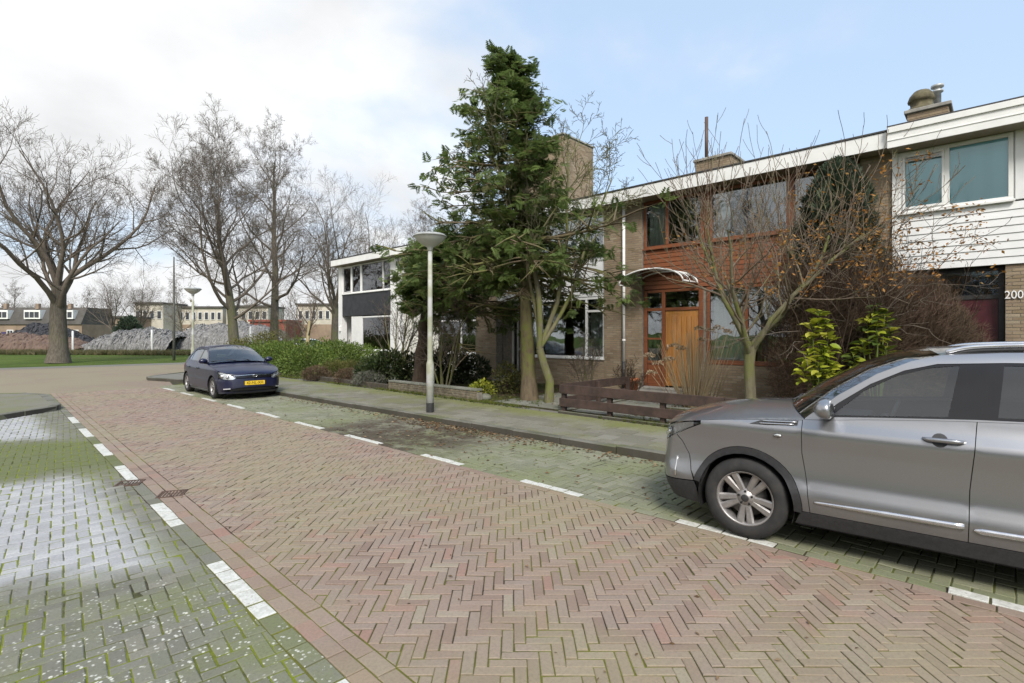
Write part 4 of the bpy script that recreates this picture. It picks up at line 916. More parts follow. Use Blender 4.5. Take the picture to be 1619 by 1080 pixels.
    for s in (1,-1):
        m=MB(); B.panel(m,hl,s,.003,.04,(),.02); L=m.build('headlight',MATS['lamp_lens'],car)
        m=MB(); B.panel(m,hl,s,-.035,.05,(),0); m.build('reflector',MATS['lamp_inner'],L)
        for (lu,lz,lr) in C['bulbs']:
            p=B.P(lu,lz,-.03); n=B.P(lu,lz,.0); mm=MB(); ellipsoid(mm,(p[0],p[1]*s,p[2]),lr,lr,lr,12,8); mm.build('projector',MATS['chrome'],L)
    bpy.data.objects.remove(lampset)
    for nm,mat_,pls,off in C['tail']: part(nm,mat_,pls,off=off,step=.05)
    # bonnet
    uu=[C['wing_top_u']+(B.umax-C['wing_top_u'])*(1-i/10) for i in range(11)]+[C['wing_top_u']+(X0[0]-.10-C['wing_top_u'])*(i/12) for i in range(1,13)]
    ed=[]
    for u in uu:
        z=zT(u) if u<C['wing_top_u'] else C['nose_z'](u); p=B.P(u,z); ed.append((p[0],max(.0,p[1]-.003),p[2]))
    b=loft_rows(MB(),ed,lambda t:C['hood_crown']*min(1,t*2.2)**.8,lambda t:.02*t); hd=b.build('bonnet',paint,car)
    # cowl, windscreen, roof, rear window
    e2=[]
    Aden=densify(A,.09); Aden=[p for p in Aden if p[0]<=A[0][0]+1e-6 and p[0]>=A[-1][0]-1e-6]
    Al=[A[0]]; 
    for a,c in zip(A,A[1:]):
        for i in range(1,5): Al.append((a[0]+(c[0]-a[0])*i/4,a[1]+(c[1]-a[1])*i/4))
    def e_of(L,ins=0.0): return [(lambda p:(p[0],p[1]-ins,p[2]))(B.P(u,z)) for u,z in L]
    cow=[ed[-1],(ed[-1][0]-.02,ed[-1][1]-.02,ed[-1][2]-.03),(lambda p:(p[0],p[1]-.02,p[2]-.012))(B.P(*A[0]))]
    loft_rows(MB(),cow,lambda t:C['hood_crown']*(1-.15*t),lambda t:.02+(C['ws_bow']-.02)*t).build('cowl',MATS['black_plastic'],car)
    ws=e_of(Al,.012); wsm=loft_rows(MB(),ws,lambda t:C['hood_crown']*.85*(1-t)+.05*t,lambda t:C['ws_bow']*(1-t)+.09*t,20); W=wsm.build('windscreen',C['ws_mat'],car)
    bl=MB(); bb=[(x-.002,y*.998,z-.006) for x,y,z in ws]
    loft_rows(bl,bb[-3:],lambda t:.05,lambda t:.1,16); bl.build('windscreen_band',MATS['gloss_black'],W)
    for s,yo in ((1,.32),(-1,-.18)):
        k=C['hood_crown']*.85; P=lambda a,t:(ws[0][0]+(ws[-1][0]-ws[0][0])*t+C['ws_bow']*(1-a*a)*(1-t)+.006,ws[0][1]*a,ws[0][2]+(ws[-1][2]-ws[0][2])*t+k*(1-a*a)*(1-t)+.014)
        MB().tube([P(yo,.0),P(yo-.1*1,.06),P(yo-.75*1,.09)],.008,6).build('wiper',MATS['black_plastic'],W)
    rl=[A[-1]]+RL; rr=[]
    for a,c in zip(rl,rl[1:]):
        for i in range(5): rr.append((a[0]+(c[0]-a[0])*i/5,a[1]+(c[1]-a[1])*i/5))
    rr.append(rl[-1]); re=e_of(rr)
    n_=len(re); rc=C['roof_crown']
    loft_rows(MB(),re,lambda t:.05+(rc-.05)*math.sin(math.pi*min(1,t*1.6)/2) if t<.7 else rc-(rc-.04)*((t-.7)/.3)**2,lambda t:.09*(1-t)**2-.10*t*t,20).build('roof',paint,car)
    dl=[RL[-1]]+D; dd=[]
    for a,c in zip(dl,dl[1:]):
        for i in range(5): dd.append((a[0]+(c[0]-a[0])*i/5,a[1]+(c[1]-a[1])*i/5))
    dd.append(dl[-1]); de=e_of(dd,.012)
    loft_rows(MB(),de,lambda t:.04*(1-t)+.02*t,lambda t:-.10*(1-t)-.08*t,18).build('rear_window',MATS['car_glass_dark'],car)
    if C.get('boot'):
        bo=e_of(C['boot']); loft_rows(MB(),[de[-1]]+bo,lambda t:.02*(1-t)+.035*t,lambda t:-.08*(1-t),16).build('boot_lid',paint,car)
    # side glass and pillars
    outline=[A[0]]+Al[1:]+rr[1:]+dd[1:]+[(u,z) for u,z in belt(D[-1][0],A[0][0],14)]
    oc=C['opening']; part('pillars',paint,[outline],holes=[oc],lip=.01,gap=0)
    part('window_trim',MATS['gloss_black'],[oc],off=-.006,lip=0,holes=C['glass'],gap=0,step=.06)
    for i,g in enumerate(C['glass']): part('side_window',C['glass_mats'][i],[inset_poly(g if area(g)>0 else g[::-1],-.009)],off=-.010,lip=0,split=True,gap=0,step=.05)
    # inner black shell behind the joints (below the belt), wheel housings, floor
    sh=MB()
    us=np.linspace(-wb-.5,.45,44)
    for s in (1,-1):
        b=len(sh.v)
        for u in us:
            ab=min(abs(u),abs(u+wb)); z0=bot+.02 if ab>Ri else max(bot+.02,r+math.sqrt(max(0,Ri*Ri-ab*ab))+.01)
            zt=(zB(u) if u<X0[0] else zT(u))-.012
            for k in range(5):
                p=B.P(u,z0+(zt-z0)*k/4,-.02); sh.v.append((p[0],p[1]*s,p[2]))
        for i in range(len(us)-1):
            for k in range(4): sh.face((b+i*5+k,b+(i+1)*5+k,b+(i+1)*5+k+1,b+i*5+k+1))
    hw=C['hw']
    sh.box(-wb-.62,.62,-hw+.28,hw-.28,bot-.02,bot+.12); sh.box(-wb+Ri+.02,-Ri-.02,-hw+.06,hw-.06,bot-.01,bot+.10); sh.box(-.30,.62,-hw+.3,hw-.3,bot+.12,zT(.3)-.10)
    for cx in (0,-wb):
        for s in (1,-1):
            A1=arc2(cx,r,Ri+.005,-20,200,18); b=len(sh.v); sh.v+=[(a,s*(hw-.02),c) for a,c in A1]+[(a,s*(hw-.30),c) for a,c in A1]; n=len(A1)
            for i in range(n-1): sh.face((b+i,b+i+1,b+n+i+1,b+n+i))
            sh.face([b+n+i for i in range(n)])
    sh.build('underbody',MATS['seam_black'],car)
    # cabin
    cb=MB(); fx=X0[0]-.0
    cb.box(X1[0]-1.25,fx-.25,-hw+.12,hw-.12,bot+.13,bot+.2)
    seat=MATS['seat_cloth']
    cz=zB(X1[0]); ca=cb.build('cabin_floor',seat,car)
    for s in (1,-1):
        st=MB(); sx=X1[0]+.18; st.box(sx-.18,sx+.36,s*.37-.25,s*.37+.25,bot+.28,bot+.46,bev=.05); st.v=[v for v in st.v]
        b=len(st.v); st.box(sx-.30,sx-.16,s*.37-.24,s*.37+.24,bot+.44,cz+.10,bev=.05).box(sx-.32,sx-.22,s*.37-.13,s*.37+.13,cz+.13,cz+.30,bev=.04); st.build('seat',seat,ca)
    MB().box(X1[0]-1.02,X1[0]-.86,-.62,.62,bot+.4,cz+.08,bev=.05).box(X1[0]-.95,X1[0]-.45,-.62,.62,bot+.25,bot+.45,bev=.05).build('rear_bench',seat,ca)
    fz=zB(X0[0]); MB().box(A[0][0]-.42,A[0][0]+.02,-hw+.16,hw-.16,fz-.28,fz-.06,bev=.08).build('dashboard',MATS['black_plastic'],ca)
    sw=MB(); cx0,cy0,cz0=A[0][0]-.52,.37,fz-.02; sw.tube([(cx0-.06*math.sin(a),cy0+.18*math.cos(a),cz0+.17*math.sin(a)) for a in [2*math.pi*i/24 for i in range(25)]],.014,8,cap=False); sw.box(cx0-.01,cx0+.06,cy0-.07,cy0+.07,cz0-.06,cz0+.06,bev=.02); sw.box(cx0-.01,cx0+.01,cy0-.17,cy0+.17,cz0-.02,cz0+.02); sw.build('steering_wheel',MATS['black_plastic'],ca)
    # mirrors
    for s in (1,-1):
        mx,mz=C['mirror']; p=B.P(mx,mz,.0); mm=MB(); my=p[1]*s+s*.125
        ellipsoid(mm,(mx-.0,my,mz+.035),.085,.115,.080,18,10,fn=lambda q:(max(q[0],-.35) if q[0]<0 else q[0],q[1],max(-.85,q[2]))); mo=mm.build('mirror',paint,car)
        MB().tube([(mx-.01,p[1]*s-s*.03,mz-.025),(mx,my-s*.02,mz-.01)],[.035,.028],8).build('mirror_foot',MATS['black_plastic'],mo)
        MB().box(mx-.034,mx-.030,my-.085,my+.085,mz-.02,mz+.085,bev=.0015).build('mirror_glass',MATS['chrome'],mo)
    for x in (0,-wb):
        for s in (1,-1): wheel(car,x,s,C['wheel_y'],r,C['rim_r'],C['tyre_w'],C['spokes'],C['twin'])

def build_suv():
    car=thing('parked_car','silver-grey compact SUV parked nose away, cut by the right edge','car',(5.335,1.615,0),R(90+4.5),'parked cars')
    B=Body([(.865,0),(.855,.30),(.80,.58),(.66,.775),(.38,.862),(0,.882),(-.6,.887),(-1.25,.8875),(-2.0,.885),(-2.6,.872),(-3.0,.815),(-3.22,.66),(-3.30,.33),(-3.315,0)],
      [(.15,.075),(.24,.045),(.32,.020),(.40,.004),(.455,.0),(.50,.012),(.56,.036),(.64,.044),(.78,.038),(.88,.024),(.93,.018),(.96,.027),(1.0,.053),(1.06,.088),(1.12,.108),(1.3,.168),(1.5,.252),(1.58,.31),(1.64,.40)],
      [(.15,.16),(.26,.05),(.36,.012),(.46,.0),(.60,.008),(.72,.020),(.82,.034),(.88,.052),(.95,.11),(1.1,.3),(1.6,.6)],
      [(.15,.10),(.3,.02),(.5,.0),(.7,.02),(.95,.035),(1.15,.07),(1.5,.27),(1.62,.40)])
    r=.334; zT=pchip([(-.6,1.045),(-.42,1.030),(-.2,1.012),(0,.992),(.2,.965),(.4,.925),(.6,.875),(.8,.85)])
    um=B.umax
    C=dict(wb=2.5,r=r,hw=.8875,bottom=.215,Ro=.432,Ri=.372,cladding=True,door_bottom=.325,
      belt=[(-3.6,1.20),(-2.6,1.165),(-1.45,1.118),(-.9,1.078),(-.42,1.035),(0,1.03)],hoodline=[(-.6,1.045),(-.42,1.030),(-.2,1.012),(0,.996),(.2,.976),(.4,.948),(.6,.915),(.8,.89)],
      a_line=[(-.44,1.045),(-.66,1.240),(-.90,1.410),(-1.11,1.512),(-1.27,1.555)],roof_line=[(-1.6,1.578),(-2.0,1.590),(-2.5,1.575),(-2.95,1.52)],d_line=[(-3.06,1.36),(-3.16,1.19)],
      seams=((-.425,-.485),(-1.455,-1.405),-2.30),bumper_u=.44,front_arch_end=14,rear_door_arc=72,rear_arch_end=172,
      wing_front=[(.455,.50),(.49,.63),(.56,.735),(.635,.795),(.51,.855),(.37,.918)],wing_top_u=.37,
      headlight=[(.355,.932),(.52,.858),(.66,.790),(.80,.732),(.92,.695),(1.06,.67),(1.06,.80),(.85,.845),(.66,.888),(.50,.922)],
      bulbs=[(.80,.79,.04),(.95,.75,.04)],nose_z=pchip([(.38,.950),(.5,.930),(.66,.902),(.85,.872),(um,.86)]),hood_crown=.085,ws_bow=.20,roof_crown=.045,
      quarter_rear=[(-2.93,.42),(-3.02,.72),(-3.05,.95),(-3.06,1.05),(-3.10,1.16)],quarter_top=-3.10,handles=(-1.28,-2.12),handle_z=.985,handle_mat=MATS['paint_silver'],recess_mat=MATS['black_plastic'],
      ws_mat=MATS['car_glass'],opening=[(-.53,1.062),(-.66,1.180),(-.86,1.333),(-1.06,1.440),(-1.25,1.494),(-1.6,1.512),(-2.0,1.520),(-2.4,1.508),(-2.72,1.465),(-2.80,1.40),(-2.62,1.185),(-1.9,1.147),(-1.45,1.130),(-.9,1.092)],
      glass=[[(-.62,1.085),(-.82,1.278),(-1.02,1.402),(-1.21,1.464),(-1.372,1.486),(-1.305,1.135),(-.95,1.108)],[(-1.60,1.492),(-1.56,1.152),(-2.22,1.180),(-2.33,1.488),(-2.0,1.500)],[(-2.40,1.482),(-2.29,1.19),(-2.58,1.205),(-2.74,1.40),(-2.68,1.445)]],
      glass_mats=[MATS['car_glass'],MATS['car_glass_dark'],MATS['car_glass_dark']],mirror=(-.60,1.105),wheel_y=.862,rim_r=.222,tyre_w=.215,spokes=5,twin=True)
    P_=MATS['paint_silver']; BP=MATS['black_plastic']
    C['nose']=[('front_bumper',P_,[[(.425,.415),(.458,.50),(.493,.63),(.563,.735),(.645,.793),(.80,.727),(.92,.69),(1.08,.655),(um,.645),(um,.52),(1.02,.50),(.90,.36)]],0.0),
      ('bumper_cladding',BP,[[(.365,.215),(.425,.41),(.90,.355),(1.02,.495),(um,.515),(um,.215)]],.004),('grille',MATS['gloss_black'],[[(1.065,.66),(1.065,.80),(um,.795),(um,.65)]],-.01),
      ('grille_bar',MATS['chrome'],[[(1.07,.755),(1.07,.78),(um,.785),(um,.76)],[(1.07,.675),(1.07,.695),(um,.70),(um,.68)]],.004),('nose_panel',P_,[[(.66,.893),(.87,.85),(1.07,.807),(um,.80),(um,.856),(1.0,.862),(.85,.868)]],0.0),
      ('fog_lamp_trim',MATS['chrome'],[[(.60,.42),(.615,.60),(.63,.60),(.62,.42)]],.006)]
    C['tail']=[('tailgate',P_,[[(B.umin,.60),(-3.1,.62),(-3.1,1.155),(-3.2,1.19),(B.umin,1.2)]],0.0),('rear_bumper',P_,[[(-2.93,.40),(-3.02,.62),(-3.095,.61),(B.umin,.59),(B.umin,.35)]],0.0),('rear_bumper_cladding',BP,[[(-2.87,.215),(-2.93,.39),(B.umin,.345),(B.umin,.215)]],.004),('tail_lamp',MATS['red_lens'],[[(-3.02,.88),(-3.3,.87),(-3.3,1.05),(-3.05,1.08)]],.006)]
    common_car(car,B,C,P_)
    # chrome strips along the doors, side repeater, wing vent, roof rails, tank flap
    for s in (1,-1):
        for nm,u0,u1 in (('door_strip',-.515,-1.385),('door_strip',-1.435,-2.05)):
            m=MB(); N=16; prof=[(.0,-.020),(.012,-.017),(.016,.0),(.010,.016),(.0,.020)]
            for i in range(N+1):
                u=u0+(u1-u0)*i/N; k=.45+.55*min(1,i/8) if u0>-1 else (.6 if i==0 else 1.0)
                for o,dz in prof: p=B.P(u,.415+.012*i/N+dz*k,o*k+.001); m.v.append((p[0],p[1]*s,p[2]))
            for i in range(N):
                for k in range(4): m.face((i*5+k,(i+1)*5+k,(i+1)*5+k+1,i*5+k+1),0,0.0,True)
            m.face(range(5)); m.face([N*5+k for k in range(5)][::-1]); m.build(nm,simple('satin_metal',(.62,.62,.64),.28,.05,5,metal=.9),car)
        m=MB(); p=B.P(-.255,.895,.004); ellipsoid(m,(p[0],p[1]*s,p[2]),.033,.012,.016,14,8); m.build('side_repeater',MATS['lamp_lens'],car)
        m=MB(); ellipsoid(m,(p[0],(p[1]-.002)*s,p[2]),.028,.010,.012,12,6); m.build('repeater_bulb',simple('repeater_white',(.75,.75,.72),.3),car)
        m=MB(); B.panel(m,[(-.04,.968),(-.12,1.003),(-.40,1.026),(-.395,.985),(-.16,.968)],s,.003,.03,(),.004); v=m.build('wing_vent',BP,car)
        for k in range(2):
            m=MB(); m.tube([(lambda q:(q[0],q[1]*s,q[2]))(B.P(-.12-.25*i/6-.02*k,.980+.013*i/6+k*.019,.010)) for i in range(7)],.0055,6); m.build('vent_bar',MATS['satin_metal'],v)
        m=MB(); L=[(-1.30,1.575),(-1.45,1.615),(-1.8,1.632),(-2.3,1.63),(-2.75,1.598),(-2.90,1.555)]; pts=[]
        for u,z in L: p=B.P(u,min(z,1.59),0); pts.append((p[0],(p[1]-.035)*s,z))
        pp=catmull(pts,5); m.tube(pp,.016,8); m.build('roof_rail',MATS['satin_metal'],car)
        MB().tube([(p[0],p[1],p[2]-.028) for p in pp],.014,6).build('rail_base',BP,car)
    MB().box(.868,.876,-.26,.26,.52,.63).build('number_plate',simple('plate_yellow',(.78,.52,.03),.45,.04),car)
    MB().lathe([(0,.0),(.032,.0),(.036,.004),(.0,.008)],16,axis='x',o=(.862,0,.72)).build('badge',MATS['chrome'],car)
    return car
def build_sedan(name,label,loc,rz,paint,plate='42-NL-XH'):
    car=thing(name,label,'car',loc,rz,'parked cars')
    B=Body([(.875,0),(.86,.32),(.79,.58),(.62,.745),(.33,.825),(0,.85),(-.6,.855),(-1.3,.855),(-2.1,.852),(-2.7,.83),(-3.15,.765),(-3.40,.60),(-3.49,.3),(-3.505,0)],
      [(.14,.07),(.22,.035),(.32,.012),(.42,.006),(.50,.004),(.56,.010),(.66,.010),(.78,.012),(.86,.028),(.92,.055),(.97,.08),(1.1,.14),(1.3,.235),(1.40,.30),(1.46,.37)],
      [(.14,.12),(.22,.03),(.32,.0),(.45,.01),(.55,.025),(.65,.055),(.72,.10),(.8,.22),(1.0,.4),(1.4,.6)],
      [(.14,.10),(.25,.02),(.45,.0),(.6,.02),(.8,.035),(.95,.07),(1.0,.10),(1.2,.3),(1.45,.5)])
    um,un=B.umax,B.umin
    C=dict(wb=2.6,r=.305,hw=.855,bottom=.17,Ro=.345,Ri=.335,cladding=False,door_bottom=.235,
      belt=[(-3.8,.985),(-2.9,.978),(-1.6,.955),(-.5,.925),(0,.92)],hoodline=[(-.6,.955),(-.42,.925),(-.2,.895),(0,.868),(.2,.835),(.4,.79),(.6,.735),(.8,.70)],
      a_line=[(-.43,.955),(-.72,1.135),(-1.0,1.285),(-1.22,1.365)],roof_line=[(-1.5,1.402),(-1.85,1.412),(-2.2,1.395),(-2.45,1.345)],d_line=[(-2.70,1.20),(-2.98,1.02)],
      boot=[(-3.1,1.0),(-3.25,.992),(-3.38,.975),(un+.35,.962),(un+.1,.955),(un,.952)],
      seams=((-.42,-.47),(-1.50,-1.46),-2.42),bumper_u=.42,front_arch_end=8,rear_door_arc=70,rear_arch_end=175,
      wing_front=[(.40,.44),(.43,.56),(.46,.61),(.40,.68),(.38,.735)],wing_top_u=.42,
      headlight=[(.40,.722),(.42,.66),(.50,.59),(.68,.555),(.90,.548),(.98,.575),(.92,.64),(.78,.695),(.58,.742),(.47,.755)],bulbs=[(.58,.645,.05),(.76,.62,.045)],
      nose_z=pchip([(.4,.79),(.55,.755),(.75,.72),(.95,.70),(um,.695)]),hood_crown=.07,ws_bow=.22,roof_crown=.05,
      quarter_rear=[(-3.02,.36),(-3.25,.60),(-3.28,.80),(-3.30,.95)],quarter_top=-3.02,handles=(-1.33,-2.27),handle_z=.80,handle_mat=paint,recess_mat=MATS['gloss_black'],ws_mat=MATS['car_glass'],
      opening=[(-.55,.955),(-.78,1.115),(-1.02,1.25),(-1.24,1.325),(-1.6,1.358),(-1.95,1.358),(-2.25,1.325),(-2.5,1.21),(-2.66,1.08),(-2.60,.995),(-1.6,.972)],
      glass=[[(-.64,.978),(-.84,1.12),(-1.04,1.225),(-1.25,1.300),(-1.46,1.328),(-1.46,.992)],[(-1.56,1.334),(-1.56,.996),(-2.35,1.012),(-2.36,1.245),(-2.2,1.305),(-1.9,1.34)],[(-2.41,1.225),(-2.40,1.016),(-2.56,1.02),(-2.60,1.07)]],
      glass_mats=[MATS['car_glass'],MATS['car_glass_dark'],MATS['car_glass_dark']],mirror=(-.56,.985),wheel_y=.80+.02,rim_r=.195,tyre_w=.195,spokes=7,twin=False)
    CH=MATS['chrome']
    C['nose']=[('front_bumper',paint,[[(.345,.30),(.40,.43),(.43,.55),(.50,.585),(.68,.55),(.90,.543),(1.0,.575),(um,.575),(um,.34),(1.05,.33),(.62,.255),(.45,.20),(.34,.20)]],0.0),
      ('lower_lip',paint,[[(.36,.17),(.44,.20),(.62,.25),(.80,.235),(um,.225),(um,.16)]],.006),('lower_intake',MATS['gloss_black'],[[(.80,.24),(.86,.30),(1.06,.325),(um,.335),(um,.23)]],-.02),
      ('fog_lamp',MATS['lamp_inner'],[[(.66,.285),(.66,.315),(.86,.325),(.87,.30)]],.006),('grille',MATS['gloss_black'],[[(1.0,.585),(.94,.645),(um,.665),(um,.58)]],-.004),('grille_frame',CH,[[(.93,.645),(.93,.66),(um,.682),(um,.666)],[(.985,.580),(.93,.65),(.945,.65),(1.0,.583)]],.008),
      ('nose_panel',paint,[[(.94,.66),(.80,.70),(.9,.71),(um,.69),(um,.683)]],0.0)]
    C['tail']=[('boot_face',paint,[[(un,.55),(-3.3,.56),(-3.3,.95),(un,.95)]],0.0),('rear_bumper',paint,[[(-2.95,.20),(-3.02,.36),(-3.25,.60),(-3.3,.55),(un,.54),(un,.18)]],0.0),('tail_lamp',MATS['red_lens'],[[(-3.1,.68),(-3.6,.68),(-3.6,.88),(-3.12,.88)]],.006)]
    car.scale=(.97,.97,.97)
    common_car(car,B,C,paint)
    pl=MB().box(.872,.882,-.26,.26,.395,.505,bev=.003).build('number_plate',simple('plate_yellow',(.78,.52,.03),.45,.04),car)
    if plate:
        t=bpy.data.objects.new('plate_text',text_mesh(plate,.105,.001,MATS['gloss_black'])); col.objects.link(t); t.parent=pl; t.location=(.8835,0,.45); t.rotation_euler=(R(90),0,R(90)); t.scale=(.95,1,1)
    m=MB(); m.tube([(.868+.012,.055*math.cos(a),.645+.034*math.sin(a)) for a in [2*math.pi*i/20 for i in range(21)]],.005,6,cap=False).tube([(.868+.013,.028*math.cos(a),.645+.033*math.sin(a)) for a in [2*math.pi*i/20 for i in range(21)]],.004,6,cap=False); m.build('badge',CH,car)
    return car
build_suv()
build_sedan('parked_car','dark blue four-door saloon with yellow number plate parked facing the camera',(5.42,15.3,0),R(-90-1.5),MATS['paint_blue'])
# ---------------------------------------------------------------- street furniture and garden edging
def build_street():
    G=simple('lamp_grey',(.36,.37,.36),.6,.22,6,.15,.2)
    t=NT('lamp_bowl'); t.fin(t.mix(t.noise(5,4),(.46,.46,.42),(.60,.60,.57)),.5); MATS['lamp_bowl']=t.mat
    t=NT('lamp_post_paint'); z=t.n('ShaderNodeSeparateXYZ',{0:t.pos()}).outputs[2]; c=t.mix(t.noise(7,5),(.40,.40,.385),(.52,.52,.50)); c=t.mix(t.math('MULTIPLY',t.mr(t.noise(3,4),.35,.6),.75),c,(.27,.28,.16)); t.bump(t.noise(40,4),.2,.004); MATS['lamp_post']=t.fin(c,.65)
    for (px,py,lab) in ((680,652,'grey street lamp with dish-shaped head on the pavement in front of the conifer'),(305,587,'street lamp with dish-shaped head at the corner beside the dark blue car')):
        x,y=gp(px,py,.1); l=thing('street_lamp',lab,'street lamp',(x,y,.1),0,'street lamps')
        MB().lathe([(.078,0),(.078,1.0),(.070,1.03),(.055,1.10),(.050,2.2),(.045,3.36)],16).build('pole',MATS['lamp_post'],l)
        MB().lathe([(.081,.0),(.081,.20)],16,caps=False).build('base_band',MATS['dark_steel'],l)
        MB().box(.070,.082,-.035,.035,.55,.85,bev=.004).build('access_door',MATS['lamp_post'],l)
        hd=MB().lathe([(.05,3.34),(.06,3.40),(.065,3.42),(.14,3.46),(.25,3.54),(.325,3.625),(.33,3.64)],28).build('lamp_bowl',MATS['lamp_bowl'],l)
        MB().lathe([(.345,3.635),(.345,3.655),(.30,3.69),(.16,3.71),(0,3.715)],28).build('lamp_lid',G,hd)
    x,y=at(275,36); l=thing('flag_mast','thin dark bare mast standing on the grass behind the junction','mast',(x,y,-.05)); MB().lathe([(.09,0),(.07,4),(.045,7.2)],8).build('pole',simple('mast_grey',(.13,.125,.11),.8,.2),l)
    # low fence of brown boards
    BR=simple('fence_brown',(.055,.034,.027),.75,.3,5,.35,bscale=40)
    f=thing('garden_fence','low brown wooden fence with two boards in front of the redwood house','fence',(8.52,4,.1))
    o=(8.52,4,.1); XF=8.52
    ys=[6.55,5.45,4.35,3.25,2.15,1.05]
    for y in ys: MB().box(XF,XF+.09,y-.045,y+.045,.02,.66,bev=.006).build('post',BR,f,o)
    for z0,z1 in ((.50,.685),(.235,.405)):
        for a,b in ((1.0,3.24),(3.245,6.62)): MB().box(XF-.036,XF-.001,a,b,z0,z1,bev=.005).build('board',BR,f,o)
    for x in (9.9,11.2): MB().box(x-.045,x+.045,6.56,6.65,.02,.66,bev=.006).build('post',BR,f,o)
    for z0,z1 in ((.50,.685),(.235,.405)): MB().box(XF+.1,11.3,6.651,6.686,z0,z1,bev=.005).build('board',BR,f,o)
    for i in range(6): MB().box(8.40,8.46,.6+i*1.0,1.59+i*1.0,.0,.155,bev=.008).build('edging_stone',MATS['kerb'],f,o)
    # low brick wall along the front garden
    rg=random.Random(4); w=thing('garden_wall','low weathered brick wall edging the planted front garden behind the lamp','wall',(8.6,11,.1)); o=(8.6,11,.1)
    MB().box(8.525,8.70,9.15,12.9,.0,.31).build('core',MATS['mortar'],w,o)
    for i in range(4):
        y=9.15-(.11 if i%2 else 0)
        while y<12.88:
            a,b=max(y,9.15)+.006,min(y+.222,12.9)-.006
            if b-a>.03: MB().box(8.515+rg.gauss(0,.003),8.56,a,b,.10+i*.062,.10+i*.062+.05,bev=.005).build('brick',simple('wall_brick_old',(.15,.125,.085),.95,.4,6,.5),w,o)
            y+=.222
    for i in range(18): MB().box(8.505,8.72,9.15+i*.208,9.15+i*.208+.198,.348,.40,bev=.008).build('coping_brick',MATS['flag'],w,o)
    # dark sleeper edging
    s=thing('timber_edging','dark timber edging along the heather bed near the white house','edging',(8.4,15,.1)); o=(8.4,15,.1)
    for i in range(3): MB().box(8.50,8.62,12.95+i*1.6,14.53+i*1.6,.02,.27,bev=.012).build('sleeper',simple('old_timber',(.06,.05,.036),.9,.35,6,.4),s,o)
    # stones
    for i in range(9):
        y=9.3+i*.42+rg.uniform(-.1,.1); m=MB(); ellipsoid(m,(0,0,0),.13+rg.random()*.06,.16+rg.random()*.06,.09+rg.random()*.03,9,6,fn=lambda q:(q[0]*(1+rg.uniform(-.12,.12)),q[1]*(1+rg.uniform(-.12,.12)),q[2])); b=m.build('boulder',MATS['flag']); b.location=(8.92+rg.uniform(-.05,.1),y,.16); tag(b,'pale rough stone behind the low garden wall, number %s from the conifer end'%['one','two','three','four','five','six','seven','eight','nine'][i],'stone','stones behind the garden wall')
    # flower pot
    x,y=12.15,onx(998,12.15); p=thing('flower_pot','orange terracotta flower pot beside the front door of the redwood house','flower pot',(x,y,.14)); T=simple('terracotta',(.42,.14,.055),.8,.15,8,.15)
    MB().lathe([(.0,.0),(.15,.0),(.19,.33),(.215,.335),(.22,.42),(.195,.425),(.185,.37),(0,.36)],20).build('pot',T,p); MB().lathe([(.185,.372),(0,.385)],14,caps=False).build('potting_soil',MATS['soil'],p)
build_street()
